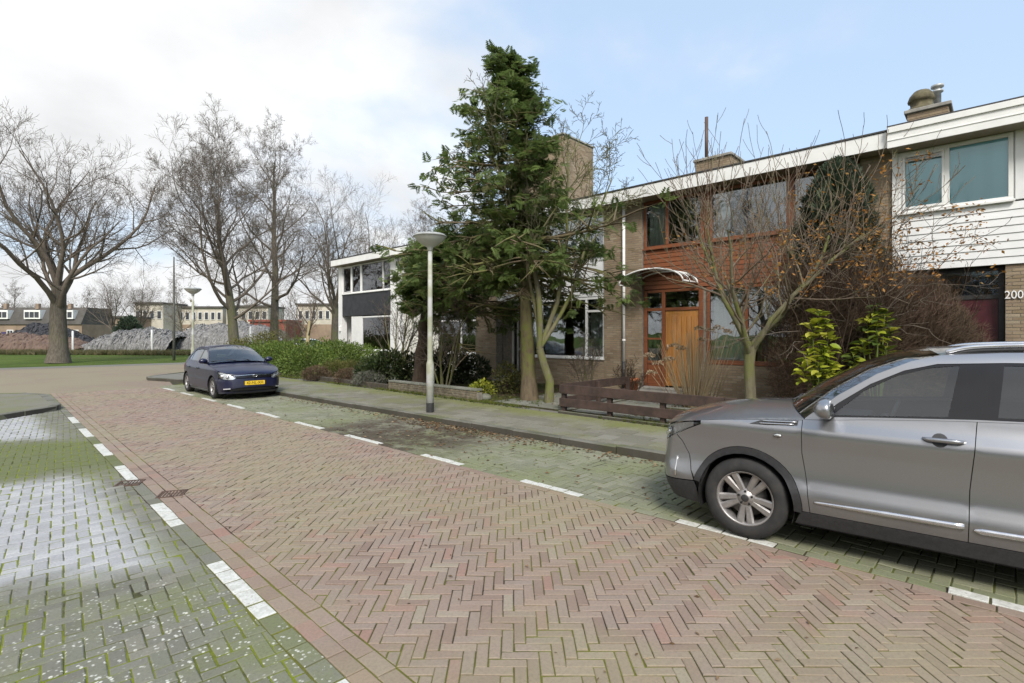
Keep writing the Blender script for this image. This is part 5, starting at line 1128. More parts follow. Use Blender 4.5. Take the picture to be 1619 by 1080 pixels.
# ---------------------------------------------------------------- background beyond the junction
def cam_box(mb,px0,px1,Y,dY,z0,z1,m=0): pass
def build_back():
    rg=random.Random(9)
    def frame(px,Y): x,y=at(px,Y); return (x,y,0)
    # path, gravel heaps
    P=[at(-300,56),at(560,50),at(560,53.5),at(-300,60)]
    struct('path',MB().poly([(x,y,-.03) for x,y in P]),simple('pale_concrete',(.52,.50,.46),.85,.15,.8))
    def heap(name,lab,px0,px1,Y,depth,prof,mat_,seed):
        x0,y0=at(px0,Y); x1,y1=at(px1,Y); n,k=150,36; o=thing(name,lab,'heap',((x0+x1)/2,(y0+y1)/2,0),0,'heaps on the building site'); m=MB(); rr=random.Random(seed); pf=pchip(prof)
        dx,dy=x1-x0,y1-y0; L=math.hypot(dx,dy); ux,uy=dx/L,dy/L; vx,vy=sA,cA
        for i in range(n+1):
            a=i/n
            for j in range(k+1):
                b=j/k; h=pf(a)*math.sin(math.pi*min(1,b*1.25+.0))**.55 if b<.8 else 0
                h*=1+.10*math.sin(a*31+seed)*math.sin(b*9+a*7)
                h=max(-.1,h+rr.gauss(0,.085)*min(1,h*2)); m.v.append((x0+ux*L*a+vx*depth*b+rr.uniform(-.1,.1)-(x0+x1)/2,y0+uy*L*a+vy*depth*b+rr.uniform(-.1,.1)-(y0+y1)/2,h-.08))
        for i in range(n):
            for j in range(k): m.face((i*(k+1)+j,(i+1)*(k+1)+j,(i+1)*(k+1)+j+1,i*(k+1)+j+1),0,0.0,False)
        m.build('mound',mat_,o)
    t=NT('gravel'); v=t.n('ShaderNodeTexVoronoi',{'Vector':t.pos(),'Scale':3.2}); c=t.mix(t.noise(2.0,5,.7),(.27,.265,.255),(.44,.43,.42)); c=t.mix(t.mr(v.outputs['Distance'],.1,.6,.0,.5),c,(.12,.115,.11)); t.bump(t.noise(5,6,.75),1.0,.25); MATS['gravel']=t.fin(c,.95,spec=.1)
    t=NT('rubble'); c=t.mix(t.noise(1.2,6,.7),(.16,.10,.075),(.22,.17,.14)); t.bump(t.noise(4,6,.75),1.0,.2); MATS['rubble']=t.fin(c,.95,spec=.1)
    t=NT('dark_soil'); c=t.mix(t.noise(1.5,6,.7),(.055,.055,.06),(.10,.10,.105)); t.bump(t.noise(4,6,.75),1.0,.2); MATS['dark_soil']=t.fin(c,.95,spec=.1)
    heap('gravel_heap','long grey gravel heap left of the second bare tree, beyond the grass',112,262,60,9,[(0,0),(.12,1.5),(.3,2.2),(.6,2.5),(.85,2.3),(1,1.7)],MATS['gravel'],1)
    heap('gravel_heap','tallest grey gravel heap behind the corner street lamp and the dark blue car',225,440,63,10,[(0,.0),(.15,2.0),(.35,3.1),(.6,3.3),(.85,2.6),(1,.8)],MATS['gravel'],2)
    heap('rubble_heap','reddish-brown rubble heap left of the first bare tree',-160,108,58,8,[(0,1.5),(.5,1.9),(.8,1.6),(1,.3)],MATS['rubble'],3)
    heap('soil_heap','dark soil heap behind the reddish rubble left of the first tree',-10,110,68,9,[(0,2.0),(.3,3.3),(.6,2.8),(1,.5)],MATS['dark_soil'],4)
    for px,Y,h in ((115,54,2.2),(240,53,2.3),(396,51,2.6)):
        x,y=at(px,Y); p=tag(MB().lathe([(.09,0),(.09,h-.1),(.05,h),(0,h)],8).build('marker_post',MATS['white_paint'],None,(0,0,0),(x,y,-.05)),{115:'white marker post right of the first bare tree',240:'white marker post in front of the gravel, between the two left trees',396:'white marker post right of the second bare tree'}[px],'post','white marker posts')
    # far houses
    RF=simple('far_roof',(.075,.068,.060),.8,.2,.6); BRK=simple('far_brick',(.26,.19,.135),.9,.15,.5); WH=MATS['white_paint']; GL=simple('far_glass',(.045,.05,.06),.15,.2,.5)
    def local(o,px,Y): o.location=frame(px,Y); o.rotation_euler=(0,0,-YAW)   # local x to image right, local y away
    def far_house(px,Y,w,label,H1=3.7,H2=6.9):
        h=thing('far_house',label,'house',(0,0,0),0,'houses across the building site'); local(h,px,Y)
        MB().box(-w/2,w/2,0,8,0,H1).build('wall',BRK,h)
        m=MB(); m.v+=[(-w/2,-.25,H1),(w/2,-.25,H1),(w/2,1.3,H2),(-w/2,1.3,H2),(-w/2,7,H2),(w/2,7,H2),(w/2,8.2,H1),(-w/2,8.2,H1)]
        for q in ((0,1,2,3),(3,2,5,4),(4,5,6,7),(0,3,4,7),(1,6,5,2)): m.face(q)
        r=m.build('roof',RF,h)
        d=MB().box(-1.5,1.5,-.2,1.2,4.7,6.35).build('dormer',WH,r)
        for i in range(3): MB().box(-1.32+i*.9,-1.32+i*.9+.78,-.23,-.19,4.95,6.0).build('pane',GL,d)
        MB().box(-.4,.2,.9,1.5,H2-.3,H2+.7,bev=.02).build('chimney',BRK,r)
        for a,b,c,e in ((-2.3,-.3,1.0,2.6),(1.2,2.4,.9,2.7)):
            f=MB().box(a,b,-.08,-.001,c,e).build('window',WH,h)
            MB().box(a+.14,(a+b)/2-.06,-.12,-.081,c+.14,e-.14).build('pane',GL,f); MB().box((a+b)/2+.06,b-.14,-.12,-.081,c+.14,e-.14).build('pane',GL,f)
        MB().box(.15,1.0,-.06,-.001,.1,2.3).build('door',simple('far_door',(.05,.04,.12),.5),h)
    for i,px in enumerate((-103,-51,1,52,104)): far_house(px,96,5.95,['far brick house with mansard roof, first of the row beyond the left edge','far brick house with mansard roof, second of the row beyond the left edge','far brick house with dark mansard roof at the very left edge','far brick house with dark mansard roof left of the first bare trunk','far brick house with dark mansard roof just right of the first bare trunk'][i])
    CR=simple('far_cream',(.50,.46,.38),.85,.12,.4); RD=simple('far_red',(.28,.07,.05),.8,.2,.5)
    def far_block(px0,px1,Y,z0,z1,label,wm,bands,n,rm=RF,base=None):
        a=at(px0,Y); b=at(px1,Y); w=math.hypot(b[0]-a[0],b[1]-a[1]); h=thing('far_building',label,'building',(0,0,0),0,'buildings across the site'); local(h,(px0+px1)/2,Y)
        MB().box(-w/2,w/2,0,9,z0,z1).build('wall',wm,h); MB().box(-w/2-.2,w/2+.2,-.4,9.2,z1+.001,z1+.45).build('roof',rm,h)
        if base: MB().box(-w/2-.05,w/2+.05,-.06,-.001,z0,z0+base).build('plinth',BRK,h)
        for (c,d) in bands:
            for i in range(n):
                if rg.random()<.08: continue
                u=-w/2+w*(i+.18)/n; f=MB().box(u,u+w*.64/n,-.15,-.061,c,d).build('window',WH,h); MB().box(u+.12,u+w*.64/n-.12,-.19,-.151,c+.12,d-.12).build('pane',GL,f)
    far_block(128,205,118,0,5.6,'low brown building behind the small conifer bush between the left trees',BRK,[(1.2,2.6)],5)
    far_block(213,258,125,0,9.2,'pale house with upper windows right of the small dark conifer bush',CR,[(5.6,7.6),(1.5,3.4)],4)
    far_block(262,352,132,0,8.6,'long cream terrace with a band of windows behind the gravel, left of second tree',CR,[(5.6,7.6),(1.5,3.4)],9,base=4.4)
    far_block(358,424,128,0,8.6,'cream terrace with window band right of the second bare tree',CR,[(5.6,7.6)],6,base=4.2)
    far_block(395,452,112,0,4.6,'low dark red building with red roof behind the third bare tree',RD,[(1.2,2.4)],5,rm=RD)
    far_block(470,545,120,0,8.6,'far terrace with window band left of the white end house',CR,[(5.4,7.4)],7,base=4.2)
build_back()
x,y=at(447,36); build_sedan('parked_car','dark car half hidden behind the green hedge, only its roof showing',(x,y,0),R(60),MATS['paint_dark_blue'],None)
x,y=at(508,47); build_sedan('parked_car','white car far behind the hedge, left of the white end house',(x,y,0),R(20),paintmat('paint_white',(.72,.72,.72),0,.4),None)
# ---------------------------------------------------------------- vegetation
def frames(D,rng):
    D=D/np.maximum(1e-9,np.linalg.norm(D,axis=1,keepdims=True)); U=rng.normal(size=D.shape); U-=D*np.sum(U*D,axis=1,keepdims=True); U/=np.maximum(1e-9,np.linalg.norm(U,axis=1,keepdims=True)); return D,U,np.cross(D,U)
def scatter(name,tv,tf,P,D,S,rng,mat_,parent,rnd_span=(.01,.99),flat=False):
    """copies of a small template (axis +x) at points P along directions D, sizes S, as one mesh"""
    P=np.asarray(P,float); D=np.asarray(D,float); S=np.asarray(S,float); tv=np.asarray(tv,float); tf=np.asarray(tf); N=len(P); k=len(tv)
    if flat:
        D=D/np.maximum(1e-9,np.linalg.norm(D,axis=1,keepdims=True)); W=np.tile([0,0,1.0],(N,1))+rng.normal(0,.35,(N,3)); U=np.cross(W,D); U/=np.linalg.norm(U,axis=1,keepdims=True); A,Bv,Cv=D,U,np.cross(D,U)
    else: A,Bv,Cv=frames(D,rng)
    V=P[:,None,:]+S[:,None,None]*(tv[None,:,0:1]*A[:,None,:]+tv[None,:,1:2]*Bv[:,None,:]+tv[None,:,2:3]*Cv[:,None,:])
    F=(tf[None,:,:]+(np.arange(N)*k)[:,None,None]).reshape(-1,tf.shape[1]); r=np.repeat(rng.uniform(*rnd_span,N),len(tf))
    return np_obj(name,V.reshape(-1,3),F,mat_,parent,r)
LEAF=([(0,0,0),(.5,.24,.05),(1,0,-.06),(.5,-.24,.05)],[(0,1,2),(0,2,3)])
def spray_tmpl():
    V=[];F=[]
    for i in range(5):
        x=.08+i*.18; l=.5*(1-.7*i/5)+.05
        for s in (1,-1):
            b=len(V); V+=[(x,0,-.10*x*x),(x+.22,s*l*.5,-.10*x*x-.02),(x+.30*l+.16,s*l*1.1,-.10*x*x-.15*l),(x-.02,s*l*.55,-.1*x*x-.01)]; F+=[(b,b+1,b+2),(b,b+2,b+3)]
    b=len(V); V+=[(0,.02,0),(0,-.02,0),(1.05,0,-.16)]; F.append((b,b+1,b+2)); return V,F
SPRAY=spray_tmpl()
def tuft_tmpl(n=6,w=.05,sp=.5):
    V=[];F=[];r=random.Random(2)
    for i in range(n):
        a=2*math.pi*i/n; y,z=sp*math.cos(a)*r.uniform(.5,1),sp*math.sin(a)*r.uniform(.5,1); b=len(V); V+=[(0,-w,0),(0,w,0),(1*r.uniform(.7,1),y,z)]; F.append((b,b+1,b+2))
    return V,F
TUFT=tuft_tmpl()
TWIG=([(0,-.02,0),(0,.02,0),(.5,.03,.02),(.4,0,0),(.42,.015,0),(.85,.22,.06),(.6,0,.01),(.62,.012,0),(1,-.2,.1),(1,.05,-.04)],[(0,1,9),(3,4,5),(6,7,8)])
def np_norm(v): return v/np.linalg.norm(v)
class Tree:
    def __init__(s,seed): s.rng=random.Random(seed); s.trunk=MB(); s.crown=MB(); s.tips=[]
    def grow(s,p,d,L,r,lv,cfg):
        rg=s.rng; n=cfg['segs'][lv]; pts=[Vector(p)]; rad=[r]; d=Vector(d).normalized(); dirs=[d.copy()]; tp=cfg['taper'][lv]
        for i in range(n):
            w=cfg['wob'][lv]; d=(d+Vector((rg.gauss(0,w),rg.gauss(0,w),rg.gauss(0,w)+cfg['trop'][lv]))).normalized()
            pts.append(pts[-1]+d*(L/n)); rad.append(max(cfg.get('rmin',.003),r*(1-(1-tp)*((i+1)/n)))); dirs.append(d.copy())
        if lv==0 and cfg.get('flare'): rad[0]*=cfg['flare']
        (s.trunk if lv==0 else s.crown).tube(pts,rad,cfg['sides'][lv],cap=False)
        if lv>=len(cfg['kids']): s.tips.append((pts[-1],dirs[-1],pts,dirs)); return
        k=cfg['kids'][lv]; k=k if isinstance(k,int) else rg.randint(*k); az=rg.uniform(0,6.28); st=cfg['start'][lv]
        for j in range(k):
            f=st+(1-st)*((j+rg.uniform(.1,.9))/k); f=min(.995,f); q=f*n; i=min(n-1,int(q)); t=q-i
            P=pts[i].lerp(pts[i+1],t); rr=rad[i]+(rad[i+1]-rad[i])*t; D=dirs[i+1]; az+=2.4+rg.uniform(-.5,.5)
            a0,a1=cfg['ang'][lv]; an=R(a0+(a1-a0)*f+rg.gauss(0,8)); u=D.orthogonal().normalized(); v=D.cross(u); side=u*math.cos(az)+v*math.sin(az)
            cd=D*math.cos(an)+side*math.sin(an)
            ll=L*cfg['ratio'][lv]*(1-cfg['fall'][lv]*f)*rg.uniform(.7,1.2)
            s.grow(P,cd,ll,max(cfg.get('rmin',.003),min(rr*cfg['rr'][lv],rr*.9)*rg.uniform(.75,1.1)),lv+1,cfg)
    def build(s,o,bark,org,names=('trunk','crown'),twigmat=None):
        a=s.trunk.build(names[0],bark,o,org) if s.trunk.v else None
        return s.crown.build(names[1],twigmat or bark,o,org) if s.crown.v else a
BK=barkmat('bark_oak',(.085,.072,.056),(.16,.14,.112),(.125,.13,.06),.5); TWM=barkmat('bark_twig',(.12,.10,.08),(.18,.15,.12))
GR=barkmat('bark_green',(.12,.105,.072),(.20,.18,.12),(.15,.16,.05),1.2,(.35,.6)); BKD=barkmat('bark_dark',(.05,.036,.027),(.095,.07,.05)); BKC=barkmat('bark_conifer',(.10,.075,.05),(.17,.135,.085),(.15,.155,.05),.9,(.4,.62))
VASE=dict(segs=[5,9,6,4,3,2],kids=[10,9,6,5,4],start=[.62,.20,.2,.2,.2],ang=[(84,16),(50,34),(48,34),(44,32),(40,30)],ratio=[2.05,.50,.52,.62,.75],fall=[.10,.35,.35,.3,.2],rr=[.43,.60,.60,.6,.6],taper=[.72,.16,.2,.25,.35,.5],wob=[.03,.13,.14,.12,.10,.08],trop=[0,.09,.06,.05,.04,.03],sides=[14,8,6,4,3,3],rmin=.006,flare=1.35)
LEADER=dict(segs=[14,8,6,4,3,2],kids=[26,8,6,5,4],start=[.22,.25,.2,.2,.2],ang=[(72,30),(48,34),(46,34),(44,32),(40,30)],ratio=[.46,.48,.52,.6,.75],fall=[.55,.35,.35,.3,.2],rr=[.46,.60,.60,.6,.6],taper=[.12,.16,.2,.25,.35,.5],wob=[.035,.12,.14,.12,.10,.08],trop=[.03,.10,.07,.05,.04,.03],sides=[14,7,5,4,3,3],rmin=.006,flare=1.3)
def bare_tree(name,label,px,Y,H,r,cfg,seed,group='bare trees beyond the junction',hfrac=1.0,lean=(0,0),z=-.05):
    x,y=at(px,Y); o=thing(name,label,'tree',(x,y,z),0,group); T=Tree(seed); T.grow((0,0,0),(lean[0],lean[1],1),H*hfrac,r,0,cfg); T.build(o,BK,(0,0,0),twigmat=TWM); return o
def build_trees():
    a=bare_tree('bare_tree','large bare tree with a short thick trunk and wide crown at the left edge',92,32.4,17.6,.50,VASE,14,hfrac=.275)
    bare_tree('bare_tree','tall bare tree with a straight trunk behind the dark blue car',372,38,11.6,.40,dict(LEADER,ratio=[.74,.48,.52,.6,.75],start=[.24,.25,.2,.2,.2],fall=[.45,.35,.35,.3,.2]),5)
    c=bare_tree('bare_tree','bare tree right behind the second one, third from the left',434,47,18.5,.42,dict(LEADER,kids=[22,7,5,5,3]),8)
    d=bare_tree('bare_tree','bare tree growing close to the far corner of the white end house',529,52,17.5,.42,dict(VASE,kids=[10,7,6,5,3]),22,hfrac=.30)
    def cp(src,label,px,Y,sc,rz,grp='bare trees beyond the junction'):
        q=copy_tree(src); x,y=at(px,Y); q.location=(x,y,-.05); q.rotation_euler=(0,0,rz); q.scale=(sc,sc,sc); q['label']=label; q['group']=grp
    cp(d,'pale far bare tree between the end house and the third tree',588,64,1.05,2.1)
    cp(c,'bare tree top showing above the roof behind the near street lamp',694,66,.86,1.0)
    cp(c,'bare tree top above the cream house roof, right of the flue',728,72,.85,2.4)
    cp(d,'small bare tree behind the gravel, left of the small conifer bush',178,78,.66,.4,'far bare trees')
    cp(d,'small bare tree behind the gravel, right of the small conifer bush',222,84,.70,3.0,'far bare trees')
    cp(c,'slender far bare tree above the gravel between the mast and corner lamp',290,98,.55,1.7,'far bare trees')
    cp(c,'slender far bare tree at the left edge above the mansard roofs',22,135,.72,.2,'far bare trees')
    cp(d,'far bare tree above the mansard roofs left of the first trunk',62,140,.74,4.0,'far bare trees')
    cp(c,'far bare tree above the mansard roofs right of the first trunk',128,130,.62,5.0,'far bare trees')
    cp(d,'far bare tree behind the second bare trunk',398,92,.6,5.0,'far bare trees')
    # low multi-stem tree with a pale cut trunk behind the hedge
    x,y=at(486,25); o=thing('pollard_tree','pale pollarded trunk with upright shoots behind the green hedge','tree',(x,y,.1)); T=Tree(3)
    cfg=dict(segs=[4,5,4,3],kids=[9,5,4],start=[.6,.3,.3],ang=[(60,25),(40,30),(45,35)],ratio=[.9,.5,.5],fall=[.2,.3,.3],rr=[.4,.6,.6],taper=[.8,.3,.3,.4],wob=[.04,.1,.15,.2],trop=[0,.12,.08,.03],sides=[9,5,4,3],rmin=.007)
    T.grow((0,0,0),(0,0,1),2.3,.10,0,cfg); T.build(o,barkmat('bark_pale',(.30,.25,.13),(.40,.34,.20)),(0,0,0),twigmat=TWM)
    # many-stemmed twiggy shrub beside it
    twiggy('twiggy_shrub','tall bare twiggy shrub rising behind the hedge near the far dark car',462,26,2.9,1.0,600,31)
def twiggy(name,label,px,Y,H,rad,n,seed,mat_=None,stems=9,z=.1,group=None,leaf=None):
    x,y=at(px,Y); o=thing(name,label,'shrub',(x,y,z),0,group); T=Tree(seed); rg=T.rng
    cfg=dict(segs=[6,5,4,3],kids=[8,5,3],start=[.25,.25,.2],ang=[(42,26),(42,34),(48,38)],ratio=[.5,.5,.55],fall=[.3,.3,.3],rr=[.55,.6,.65],taper=[.3,.35,.4,.5],wob=[.09,.14,.18,.2],trop=[.02,.06,.03,0],sides=[6,4,3,3],rmin=.0035)
    for i in range(stems):
        a=2*math.pi*i/stems+rg.uniform(-.3,.3); k=rg.uniform(.15,.55)*rad/H*1.6
        T.grow((.08*math.cos(a),.08*math.sin(a),0),(k*math.cos(a),k*math.sin(a),1),H*rg.uniform(.7,1.05),.018*H/2+.006,0,cfg)
    T.build(o,mat_ or GR,(0,0,0),names=('stem','twig'),twigmat=mat_ or TWM); o['_t']=0; del o['_t']; return o,T
def leafy(name,label,loc,blobs,n,leaf,mat_,seed,cat='shrub',group=None,tmpl=LEAF,stem=None,up=.35,jit=.45,core=None,shellp=.62):
    """shrub of many leaves spread through uneven lobes; blobs = (x,y,z,rx,ry,rz) about loc"""
    o=thing(name,label,cat,loc,0,group); rng=np.random.default_rng(seed); Vv=[b[3]*b[4]*b[5] for b in blobs]; tot=sum(v**.7 for v in Vv); Ps=[];Ds=[]
    for b,v in zip(blobs,Vv):
        k=int(n*v**.7/tot); d=rng.normal(size=(k,3)); d/=np.linalg.norm(d,axis=1,keepdims=True); rr=np.where(rng.random(k)<shellp,rng.uniform(.82,1.08,k),rng.uniform(.35,.9,k))[:,None]
        lump=1+.14*np.sin(d[:,0:1]*7+b[0]*9)*np.sin(d[:,1:2]*6+b[1]*5)*np.sin(d[:,2:3]*8)+rng.normal(0,.05,(k,1)); P=np.array(b[:3])+d*rr*lump*np.array(b[3:6]); ok=P[:,2]>.02; Ps.append(P[ok]); Ds.append((d+np.array([0,0,up])+rng.normal(0,jit,(k,3)))[ok])
    P=np.concatenate(Ps); D=np.concatenate(Ds); scatter('foliage',tmpl[0],tmpl[1],P,D,leaf*rng.uniform(.6,1.25,len(P)),rng,mat_,o)
    T=Tree(seed); rg=T.rng; cfg=dict(segs=[4,3],kids=[4],start=[.3],ang=[(45,30)],ratio=[.5],fall=[.2],rr=[.6],taper=[.4,.4],wob=[.12,.15],trop=[.0,.0],sides=[5,4],rmin=.004)
    for b in blobs:
        for i in range(2): T.grow((b[0]*.5,b[1]*.5,0),(b[0]*.5+rg.uniform(-.2,.2),b[1]*.5+rg.uniform(-.2,.2),b[2]+.1),b[2]+b[5]*.5,.015,0,cfg)
    T.build(o,BKD,(0,0,0),names=('stem','twig')); return o
HEDGE=leafmat('leaf_hedge',[(0,(.06,.10,.018)),(.4,(.105,.165,.026)),(.8,(.155,.22,.040)),(1,(.20,.25,.06))])
DARKL=leafmat('leaf_rhodo',[(0,(.018,.032,.012)),(.5,(.035,.055,.018)),(.9,(.055,.08,.025)),(1,(.10,.11,.04))],.4,.15,.4)
OLIVE=leafmat('leaf_olive',[(0,(.085,.085,.022)),(.5,(.15,.15,.045)),(1,(.20,.19,.06))]); HEATH=leafmat('leaf_heather',[(0,(.12,.075,.05)),(.5,(.19,.125,.085)),(1,(.25,.18,.12))]); GREYL=leafmat('leaf_grey',[(0,(.15,.15,.12)),(.5,(.24,.24,.20)),(1,(.32,.32,.27))])
YEL=leafmat('leaf_aucuba',[(0,(.22,.30,.03)),(.3,(.36,.42,.04)),(.7,(.50,.52,.05)),(1,(.60,.58,.10))],.35,.3,.4)
CON=leafmat('needle_cypress',[(0,(.075,.110,.034)),(.35,(.115,.168,.046)),(.75,(.160,.222,.060)),(.95,(.205,.26,.075)),(1,(.21,.18,.08))],.6,.45); CONB=leafmat('needle_blue',[(0,(.035,.055,.038)),(.5,(.062,.090,.058)),(1,(.095,.125,.075))],.6,.3)
BEECH=leafmat('twig_beech',[(0,(.085,.056,.040)),(.5,(.14,.092,.066)),(1,(.20,.135,.095))],.8,.2); ORL=leafmat('leaf_orange',[(0,(.26,.10,.02)),(.5,(.38,.17,.035)),(1,(.45,.25,.07))],.6,.3); DRY=leafmat('petal_dry',[(0,(.28,.20,.12)),(.5,(.40,.30,.19)),(1,(.50,.41,.29))],.8,.2); LITTER=leafmat('leaf_litter',[(0,(.085,.045,.022)),(.4,(.15,.085,.04)),(.75,(.22,.14,.075)),(1,(.34,.27,.17))],.8,.1)
def conifer(name,label,loc,top,r,z0,z1,prof,nb,spray,seed,mat_,bark,nsp=26,droop=-.10,left=None,dead=14,dens=None):
    """trunk from loc to top; boughs with flat drooping sprays; prof(z)->reach"""
    o=thing(name,label,'tree',loc); T=Tree(seed); rg=T.rng; rng=np.random.default_rng(seed); pf=pchip(prof); H=top[2]; n=12; ax=[]
    for i in range(n+1):
        f=i/n; ax.append(Vector((top[0]*f**1.3+rg.gauss(0,.02),top[1]*f**1.3+rg.gauss(0,.02),H*f)))
    T.trunk.tube(ax,[r*(1.25 if i==0 else 1)*(1-.93*(i/n)) for i in range(n+1)],12,cap=False)
    def axis(z): q=min(n-1e-4,max(0,z/H*n)); i=int(q); return ax[i].lerp(ax[i+1],q-i)
    Ps=[];Ds=[];Ss=[]
    for b in range(nb+dead):
        isd=b>=nb; z=(z0+(z1-z0)*(((b+rg.random())/nb)**.9)) if not isd else rg.uniform(z0*.75,z0+1.6); a=b*2.4+rg.uniform(-.4,.4); L=pf(z)*rg.choice((.5,.8,.95,1.1,1.3))*rg.uniform(.85,1.1)
        if left: L*=left(a,z)
        if L<.12: continue
        p=axis(z); el=.35-.55*(1-(z-z0)/(z1-z0)); d=Vector((math.cos(a),math.sin(a),el+rg.gauss(0,.12))).normalized(); pts=[p.copy()]; m=7
        for i in range(m):
            d=(d+Vector((rg.gauss(0,.09),rg.gauss(0,.09),droop*.5+.16*(i/m)))).normalized(); pts.append(pts[-1]+d*(L/m))
        rb=max(.008,.022*L); T.crown.tube(pts,[rb*(1-.85*i/m) for i in range(m+1)],5,cap=False)
        for i in range(2,m+1):
            for s in range(2 if not isd else 3):
                f=rg.random(); q=pts[i-1].lerp(pts[i],f); sd=Vector((rg.gauss(0,.6),rg.gauss(0,.6),rg.gauss(-.1,.35)))+(pts[i]-pts[i-1]).normalized()*.7; sd.normalize(); l=L*.30*rg.uniform(.5,1.2); e=q+sd*l
                T.crown.tube([q,q+sd*l*.5+Vector((0,0,.02)),e],[rb*.4,rb*.3,.003],3,cap=False)
                if isd: continue
                k=max(1,int(nsp*rg.uniform(.3,1.5)/12*(dens(z) if dens else 1)))
                for w in range(k):
                    g=rg.choice((.5,.95,1.05,1.1)); pp=q.lerp(e,g); Ps.append((pp.x+rg.gauss(0,.055),pp.y+rg.gauss(0,.055),pp.z+rg.gauss(-.02,.045))); dd=sd*.4+Vector((rg.gauss(0,.8),rg.gauss(0,.8),rg.gauss(droop*2,.5))); Ds.append(tuple(dd)); Ss.append(spray*rg.uniform(.55,1.3))
    T.build(o,bark,(0,0,0),names=('trunk','branches'),twigmat=BKC); scatter('foliage',SPRAY[0],SPRAY[1],Ps,Ds,Ss,rng,mat_,o,flat=True); return o
def build_gardens():
    rg=random.Random(77)
    # big conifer
    x,y=gp(838,632,.14); W=lambda px,Yd,z:(lambda q:(q[0]-x,q[1]-y,z))(at(px,Yd)); tp=W(803,12.6,8.35)
    conifer('conifer_tree','tall ragged dark green conifer in front of the houses, taller than the roofs',(x,y,.13),tp,.19,2.9,8.3,[(2.3,.9),(2.9,1.8),(3.6,2.2),(4.4,2.1),(5.2,1.8),(6.2,1.45),(7.0,1.05),(7.8,.72),(8.3,.4)],112,.19,41,CON,BKC,nsp=104,dens=lambda z:1.0 if z<4.3 else (.6 if z<6.2 else .5),dead=22,left=lambda a,z:1.0-(.38*max(0,math.cos(a-math.atan2(-sA,cA))) if z>4.2 else 0))
    # second evergreen on a thick dark trunk
    x,y=gp(664,613,.14)
    def lf(a,z): 
        v=math.cos(a-math.atan2(-sA,cA)); return 1.0+.75*v if v>0 else 1.0+.62*v
    conifer('evergreen_tree','spreading evergreen on a thick dark trunk right behind the near street lamp',(x,y,.13),(.35,-.25,4.3),.25,2.5,4.4,[(2.3,1.6),(3.2,1.95),(4.0,1.4),(4.5,.6)],76,.19,43,CON,BKD,nsp=104,left=lf,dead=8)
    T=Tree(12); cfg=dict(segs=[5,4,3],kids=[7,4],start=[.3,.3],ang=[(40,30),(45,35)],ratio=[.5,.5],fall=[.3,.3],rr=[.6,.6],taper=[.3,.3,.4],wob=[.08,.13,.18],trop=[.04,.04,.02],sides=[6,4,3],rmin=.004)
    # bent bare tree beside the conifer
    x,y=gp(868,636,.14); o=thing('bare_garden_tree','crooked bare tree with mossy stems right beside the tall conifer','tree',(x,y,.13)); T=Tree(12); rdir=Vector((cA,-sA,0))
    base=[Vector((0,0,0)),rdir*.02+Vector((0,0,.5)),rdir*-.12+Vector((0,0,.9)),rdir*-.22+Vector((0,0,1.25))]; T.trunk.tube(base,[.12,.10,.095,.09],9,cap=False)
    c2=dict(segs=[9,6,5,4,3],kids=[9,6,5,3],start=[.35,.25,.2,.2],ang=[(48,30),(45,35),(48,38),(50,40)],ratio=[.42,.5,.5,.55],fall=[.35,.3,.3,.2],rr=[.55,.6,.6,.6],taper=[.25,.25,.3,.4,.5],wob=[.07,.13,.16,.18,.2],trop=[.05,.03,.03,.02,0],sides=[8,6,4,3,3],rmin=.005)
    for k,(a,l,r) in enumerate(((.10,5.6,.075),(.42,5.2,.065),(-.05,4.6,.06),(.70,4.8,.055))): T.grow(base[-1],rdir*a+Vector((.05*k,.04*k,1)),l,r,0,c2)
    T.build(o,GR,(0,0,0))
    # orchard-like bare tree in front of the redwood house
    x,y=at(1186,10.0); o=thing('bare_fruit_tree','bare pruned fruit tree with many upright shoots in front of the redwood house','tree',(x,y,.13)); T=Tree(9); T.trunk.tube([(0,0,0),(.01,0,.5),(0,.02,1.0),(.02,0,1.35)],[.125,.105,.10,.11],10,cap=False)
    c3=dict(segs=[7,6,5,4],kids=[7,5,3],start=[.2,.12,.25],ang=[(52,40),(52,34),(40,32)],ratio=[.66,.95,.40],fall=[.2,.25,.2],rr=[.62,.55,.6],taper=[.35,.25,.3,.4],wob=[.15,.15,.07,.1],trop=[.05,.10,.26,.10],sides=[8,5,4,3],rmin=.0045)
    for k in range(7):
        a=k*2*math.pi/7+.4; sp=rg.uniform(.45,1.25); T.grow((.02,0,1.15+.1*(k%3)),(sp*math.cos(a),sp*math.sin(a),.8),2.6*rg.uniform(.75,1.15),.055,0,c3)
    T.build(o,GR,(0,0,0),names=('trunk','crown'),twigmat=barkmat('bark_fruit',(.14,.105,.078),(.22,.17,.125),(.18,.17,.08),1.5))
    # column conifer by the brick pier
    x,y=at(1324,10.9); rng=np.random.default_rng(8); o=thing('column_conifer','dark blue-green pointed conifer against the brick pier of the redwood house','tree',(x,y,.13)); N=9000; z=rng.uniform(.02,1,N)**.8*5.15; prof=np.interp(z,[0,1.0,2.8,3.8,4.5,5.0,5.2],[.55,.66,.68,.60,.46,.22,.04]); a=rng.uniform(0,6.283,N); lump=1+.16*np.sin(a*5+z*3.1)+.10*np.sin(a*9-z*7); q=prof*lump*np.sqrt(rng.uniform(.35,1.1,N)); P=np.stack([q*np.cos(a),q*np.sin(a),z],1); D=np.stack([np.cos(a)*.6,np.sin(a)*.6,np.full(N,1.0)],1)+rng.normal(0,.3,(N,3))
    scatter('foliage',SPRAY[0],SPRAY[1],P,D,rng.uniform(.10,.20,N),rng,CONB,o); MB().tube([(0,0,0),(0,0,2.5),(0,0,4.9)],[.09,.06,.015],8,cap=False).build('trunk',BKD,o)
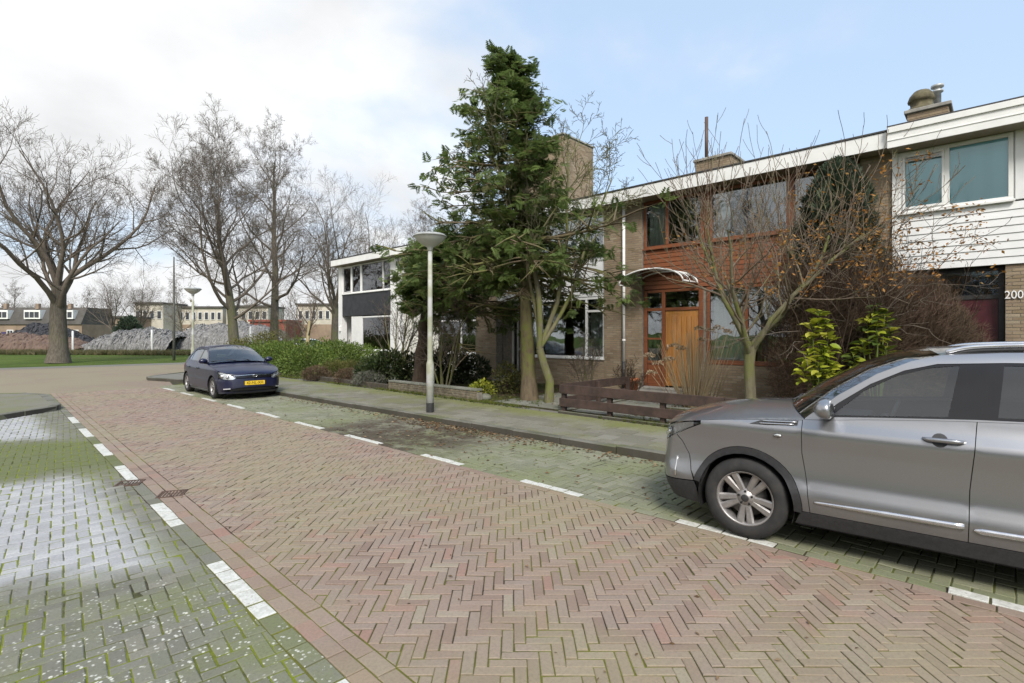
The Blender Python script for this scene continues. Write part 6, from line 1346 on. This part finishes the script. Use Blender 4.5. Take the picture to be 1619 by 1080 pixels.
    # brown twiggy hedge between the two gardens, with orange leaves in its top
    x,y=at(1400,9.75); o=thing('twiggy_hedge','dense brown leafless hedge in front of the white house door','hedge',(x,y,.13)); rng=np.random.default_rng(4); Ps=[];Ds=[]
    R2=np.array([cA,-sA,0]); F2=np.array([sA,cA,0])
    for (u,v,zc,ru,rv,rz,n) in ((-.9,.2,1.5,.75,.6,1.55,15000),(-.1,.1,1.5,.85,.6,1.50,17000),(.65,.0,1.35,.75,.55,1.25,14000),(1.2,.0,1.0,.6,.5,1.0,10000),(-1.5,.3,1.3,.5,.5,1.6,7000)):
        d=rng.normal(size=(n,3)); d/=np.linalg.norm(d,axis=1,keepdims=True); rr=rng.uniform(.3,1.06,n)[:,None]**.6; L=d*rr*np.array([ru,rv,rz])+np.array([u,v,zc]); P=L[:,0:1]*R2+L[:,1:2]*F2; P[:,2]=L[:,2]; ok=P[:,2]>.02; Ps.append(P[ok]); Ds.append((d*.8+np.array([0,0,.8])+rng.normal(0,.5,(n,3)))[ok])
    P=np.concatenate(Ps); D=np.concatenate(Ds); scatter('twigs',TWIG[0],TWIG[1],P,D,rng.uniform(.12,.30,len(P)),rng,BEECH,o)
    T=Tree(6)
    for k in range(16):
        u=-1.5+k*.19; T.grow(tuple(R2*u+F2*rg.uniform(-.2,.3)),(rg.uniform(-.3,.3),rg.uniform(-.3,.3),1),rg.uniform(2.3,3.4),.022,0,cfg)
    T.build(o,BKD,(0,0,0),names=('stem','branch'),twigmat=BKD)
    x,y=at(1335,9.6); o=thing('witch_hazel','shrub with arching branches and clusters of orange leaves above the brown hedge','shrub',(x,y,.13)); T=Tree(15)
    c4=dict(segs=[8,5,4],kids=[8,5],start=[.45,.2],ang=[(55,40),(45,35)],ratio=[.36,.5],fall=[.2,.3],rr=[.5,.6],taper=[.2,.3,.4],wob=[.10,.14,.18],trop=[-.015,-.02,0],sides=[6,4,3],rmin=.004)
    for k in range(9):
        a=rg.uniform(-1.0,1.0); dv=R2*a+F2*rg.uniform(-.5,.3); T.grow((0,0,0),(dv[0],dv[1],1.9),rg.uniform(3.2,4.3),.02,0,c4)
    T.build(o,BKD,(0,0,0),names=('stem','branch'),twigmat=TWM); Ps=[];Ds=[]
    for (p,d,pts,ds) in T.tips:
        if p.z>2.3 and p.z<4.6 and rg.random()<.55:
            for w in range(rg.randint(6,18)): Ps.append((p.x+rg.gauss(0,.09),p.y+rg.gauss(0,.09),p.z+rg.gauss(0,.07))); Ds.append((rg.gauss(0,1),rg.gauss(0,1),rg.gauss(-.3,.6)))
    if Ps: scatter('foliage',LEAF[0],LEAF[1],Ps,Ds,np.random.default_rng(1).uniform(.04,.085,len(Ps)),np.random.default_rng(2),ORL,o)
    # spotted laurel with single large leaves
    m=MB(); nseg=5; prof=[(0,.0),(.18,.20),(.42,.30),(.72,.20),(1.0,0)]
    for (u,w) in prof: zz=-.12*u*u; m.v+=[(u,w,zz+.07*(w>0)),(u,0,zz),(u,-w,zz+.07*(w>0))]
    for i in range(4): m.face((i*3,i*3+1,i*3+4,i*3+3),0,0.0,True); m.face((i*3+1,i*3+2,i*3+5,i*3+4),0,0.0,True)
    lm=m.mesh('leaf',YEL); lm2=m.mesh('leaf',leafmat('leaf_aucuba_green',[(0,(.05,.09,.02)),(.5,(.09,.14,.03)),(1,(.15,.20,.04))],.35,.25,.4))
    for (px,Yd,lab,pts,ng) in ((1297,8.7,'spotted laurel with big bright yellow-green leaves in front of the brown hedge',[(-.02,0,1.98),(.10,.05,1.80),(-.14,0,1.75),(-.1,.1,1.52),(.1,-.05,1.55),(.02,0,1.32),(.16,.1,1.36),(-.2,.02,1.28),(-.1,-.1,1.12),(.14,0,1.12),(-.26,.05,1.02),(.0,0,.95),(.24,.05,1.1)],0),(1386,9.0,'smaller spotted laurel with green and yellow leaves right of the brighter one',[(.0,0,2.08),(.14,0,1.93),(-.14,.05,1.86),(.05,.1,1.75),(-.05,-.1,1.62),(.22,0,1.68),(-.25,.0,1.45),(-.42,0,1.25),(.15,.0,1.35),(-.2,0,1.05)],.45)):
        x,y=at(px,Yd); o=thing('spotted_laurel',lab,'shrub',(x,y,.13),0,'spotted laurels'); st=MB()
        for (u,v,zz) in pts:
            q=R2*u+F2*v; st.tube([(q[0]*.15,q[1]*.15,0),(q[0]*.6,q[1]*.6,zz*.55),(q[0],q[1],zz)],[.012,.009,.006],6)
            for k in range(18):
                a=k*2.4+rg.uniform(-.3,.3); el=rg.uniform(-.35,.75); f=bpy.data.objects.new('leaf',lm2 if rg.random()<ng else lm); col.objects.link(f); f.parent=o
                f.location=(q[0]+.02*math.cos(a),q[1]+.02*math.sin(a),zz-.045*(k%6)); sc=rg.uniform(.13,.215); f.scale=(sc,sc*rg.uniform(.8,1.1),sc); f.rotation_euler=(rg.gauss(0,.25),-el,a)
        st.build('stem',HEDGE,o)
    # dried hydrangea
    x,y=at(1096,11.3); o=thing('dried_hydrangea','dried hydrangea with pale brown flower heads behind the low fence','shrub',(x,y,.13)); rng=np.random.default_rng(3); T=MB()
    stems=[]
    for k in range(150):
        a=rg.uniform(0,6.28); sp=rg.uniform(.05,.95); zz=rg.uniform(.7,1.75); q=(sp*math.cos(a)*1.1,sp*math.sin(a)*.8); T.tube([(q[0]*.25,q[1]*.25,0),(q[0]*.7,q[1]*.7,zz*.6),(q[0],q[1],zz)],[.008,.006,.004],4,cap=False); stems.append((q[0],q[1],zz))
    T.build('stem',barkmat('bark_straw',(.26,.20,.12),(.36,.29,.18)),o)
    for (px,py,rr) in ((1027,563,.10),(1040,575,.09),(1055,570,.10),(1030,590,.08),(1066,548,.10),(1078,552,.09),(1122,524,.09),(1135,520,.11),(1105,520,.07),(1163,512,.09),(1172,540,.08),(1176,485,.08),(1110,538,.08),(1150,525,.07),(1060,568,.07)):
        Yh=11.0+rg.uniform(-.4,.4); hx,hy=at(px,Yh); hz=EYE+(HY-py)*Yh/FPX; n=90; d=rng.normal(size=(n,3)); d/=np.linalg.norm(d,axis=1,keepdims=True); d[:,2]=np.abs(d[:,2])*.9-.2
        P=np.array([hx-x,hy-y,hz-.13])+d*rr*np.array([1,1,.75]); scatter('flower_head',LEAF[0],LEAF[1],P,d+rng.normal(0,.7,(n,3)),rng.uniform(.035,.06,n),rng,DRY,o)
        MB().tube([((hx-x)*.4,(hy-y)*.4,0),(hx-x,hy-y,hz-.16)],[.008,.005],4).build('stem',MATS['bark_straw'],o)
    # the left front gardens
    def place(px,py,z=.13): return (*gp(px,py,z),z)
    x,y=21.5,10.2
    leafy('green_hedge','long bushy green hedge behind the dark blue car, left of the white end house',(10.4,21.8,.1),[(-1.2,-2.2,.55,.9,1.3,.62),(-1.0,-.3,.62,1.0,1.4,.68),(-.9,1.5,.62,1.0,1.4,.66),(-.6,3.2,.62,1.1,1.3,.68),(.8,-1.6,.6,1.2,1.3,.66),(1.2,.6,.62,1.3,1.5,.72),(1.0,2.8,.65,1.3,1.4,.72),(2.6,.2,.5,1.0,1.4,.6),(2.4,2.4,.6,1.1,1.4,.66)],24000,.105,HEDGE,51,cat='hedge')
    leafy('rounded_shrub','green rounded shrub at the left end of the hedge behind the saloon',(10.6,27.6,.1),[(0,0,.8,1.0,1.0,.8),(.9,.8,.9,1.0,1.0,.9),(-.8,.6,.7,.8,.8,.7)],6000,.11,OLIVE,52)
    shr=[('dark_shrub','dark evergreen shrub left of the thick dark trunk, below the white window',618,606,[(0,0,.5,.62,.6,.55),(.5,-.4,.45,.55,.5,.48),(-.5,.3,.4,.5,.5,.4)],4200,.13,DARKL),
         ('dark_shrub','dark evergreen shrub right of the thick dark trunk, against the cream house',712,606,[(0,0,.55,.65,.6,.6),(.55,-.5,.42,.55,.5,.46),(-.4,.3,.45,.5,.5,.5)],4200,.13,DARKL),
         ('small_shrub','small yellowish-green shrub by the porch of the white end house',568,589,[(0,0,.32,.42,.4,.34)],1100,.09,HEDGE),
         ('heather','low olive heather mound at the left end of the bed',500,601,[(0,0,.2,.45,.4,.26)],1300,.09,HEATH),
         ('heather','low green mound in the middle of the heather bed',527,598,[(0,0,.28,.5,.45,.34)],1500,.09,OLIVE),
         ('heather','dull green mound behind the heather bed',553,596,[(0,0,.3,.5,.45,.3)],1400,.08,OLIVE),
         ('heather','pinkish-brown heather mound in front of the white end house',552,605,[(0,0,.2,.45,.4,.26)],1400,.08,HEATH),
         ('heather','pale grey-green cushion plant right of the pinkish heather',584,609,[(0,0,.18,.5,.45,.25)],1500,.08,GREYL),
         ('yellow_shrub','pale yellow-green shrub left of the tall conifer trunk',800,622,[(0,0,.4,.32,.32,.42),(.25,-.2,.25,.3,.3,.28)],900,.10,OLIVE),
         ('low_plant','low yellowish plant in front of the tall conifer, by the wall end',762,624,[(0,0,.15,.3,.3,.2)],500,.08,YEL)]
    for i,(nm,lab,px,py,bl,n,lf,mm) in enumerate(shr): leafy(nm,lab,place(px,py),bl,n,lf,mm,60+i,group='front garden plants',tmpl=LEAF if nm!='heather' else TUFT)
    twiggy('stem_shrub','bare shrub with many thin greenish stems right of the near street lamp',702,14.2,2.5,.9,0,71,stems=7,group='bare garden shrubs')
    twiggy('stem_shrub','bare twiggy shrub left of the thick dark trunk, below the black panel',628,17.0,2.9,1.1,0,72,stems=6,group='bare garden shrubs')
    twiggy('stem_shrub','small bare shrub under the window beside the tall conifer',930,13.6,1.3,.6,0,73,stems=6,group='bare garden shrubs')
    twiggy('stem_shrub','thin bare sapling in front of the white framed window',1000,12.9,.8,.5,0,74,stems=6,group='bare garden shrubs',mat_=BKD)
    # moss and grass tufts along the wall foot and pavement edge; leaf litter on the parking strip
    rng=np.random.default_rng(5); n=5200; yy=rng.uniform(-1,20,n); xx=np.where(rng.random(n)<.7,rng.normal(8.45,.07,n),rng.uniform(8.7,9.5,n)); z=np.where(xx>8.61,.135,.108); D=np.stack([rng.normal(0,.5,n),rng.normal(0,.5,n),np.ones(n)],1)
    keep=(np.sin(yy*1.7)+np.sin(yy*.6+1)+rng.normal(0,.6,n))>-.3
    stuff(scatter('grass_tufts',TUFT[0],TUFT[1],np.stack([xx,yy,z],1)[keep],D[keep],rng.uniform(.04,.11,n)[keep],rng,leafmat('leaf_tuft',[(0,(.06,.09,.015)),(.5,(.12,.15,.025)),(1,(.19,.19,.04))]),None))
    n=1500; yy=np.concatenate([rng.normal(7.0,1.1,650),rng.uniform(1,14,n-650)]); kx=6.53-.0236*yy; xx=np.where(rng.random(n)<.75,kx-np.abs(rng.normal(0,.22,n))-.03,kx-rng.uniform(.0,1.9,n)); D=np.stack([rng.normal(0,1,n),rng.normal(0,1,n),rng.normal(0,.12,n)],1)
    stuff(scatter('fallen_leaves',LEAF[0],LEAF[1],np.stack([xx,yy,rng.uniform(.008,.02,n)],1),D,rng.uniform(.035,.075,n),rng,LITTER,None,flat=True))
    n=1400; yy=rng.uniform(1.5,17,n); xx=rng.uniform(8.75,12.6,n); D=np.stack([rng.normal(0,1,n),rng.normal(0,1,n),rng.normal(0,.15,n)],1)
    stuff(scatter('garden_litter',LEAF[0],LEAF[1],np.stack([xx,yy,np.full(n,.152)],1),D,rng.uniform(.04,.08,n),rng,LITTER,None,flat=True))
    n=160; yy=rng.uniform(.5,9,n); xx=rng.uniform(1.6,4.4,n); D=np.stack([rng.normal(0,1,n),rng.normal(0,1,n),rng.normal(0,.1,n)],1)
    stuff(scatter('leaf_scraps',LEAF[0],LEAF[1],np.stack([xx,yy,np.full(n,.008)],1),D,rng.uniform(.02,.045,n),rng,LITTER,None,flat=True))
    # tussocks along the ditch beyond the grass
    n=5000; px=rng.uniform(-120,560,n); Yd=rng.uniform(43,48,n)+ (560-px)*.006; q=np.array([at(a,b) for a,b in zip(px,Yd)]); D=np.stack([rng.normal(0,.3,n),rng.normal(0,.3,n),np.ones(n)],1)
    stuff(scatter('ditch_grass',TUFT[0],TUFT[1],np.stack([q[:,0],q[:,1],np.full(n,-.06)],1),D,rng.uniform(.25,.6,n),rng,leafmat('leaf_ditch',[(0,(.07,.075,.025)),(.5,(.13,.115,.05)),(1,(.20,.17,.09))]),None))
    # small dark conifer bush behind the gravel, far wood on the horizon
    x,y=at(204,72); leafy('conifer_bush','dark green bushy conifer behind the gravel heap between the left trees',(x,y,0),[(0,0,1.6,1.7,1.7,1.8),(0,0,2.9,1.1,1.1,1.3)],5000,.35,CONB,90,cat='tree')
    n=15000; px=rng.uniform(-200,640,n); Yd=rng.uniform(150,190,n); q=np.array([at(a,b) for a,b in zip(px,Yd)]); hh=5.5+3.0*np.sin(px*.021)+2.2*np.sin(px*.063+1)+1.5*np.sin(px*.15); z=rng.uniform(0,1,n)**.7*np.maximum(2.5,hh+rng.normal(0,1.2,n)); D=np.stack([rng.normal(0,.4,n),rng.normal(0,.4,n),np.ones(n)],1)
    stuff(scatter('far_wood',TUFT[0],TUFT[1],np.stack([q[:,0],q[:,1],z],1),D,rng.uniform(.9,2.4,n),rng,leafmat('twig_far',[(0,(.13,.105,.07)),(.5,(.20,.16,.10)),(.9,(.26,.21,.13)),(1,(.12,.14,.06))],.9,.2),None))
build_trees(); build_gardens()
# ---------------------------------------------------------------- the other side of the street (mirrored in the windows)
def build_opposite():
    hs=[o for o in bpy.data.objects if o.name.startswith('row_house') and o.parent is None]; tr=[o for o in bpy.data.objects if o.name.startswith('bare_tree') and o.parent is None]
    for i,y in enumerate((-12,-5.5,1,7.5)):
        c=copy_tree(hs[i%3]); c.location=(-17,y,.13); c.rotation_euler=(0,0,math.pi); c['label']='brick row house across the street behind the camera, %s from the far end'%['fourth','third','second','first'][i]; c['group']='row houses across the street'
    for i,(x,y) in enumerate(((-12,-6),(-11,3),(-13,12))):
        c=copy_tree(tr[i]); c.location=(x,y,0); c.scale=(.55,.55,.55); c['label']='bare tree across the street behind the camera, %s'%['nearest the parked SUV','opposite the redwood house','opposite the tall conifer'][i]; c['group']='bare trees across the street'
build_opposite()
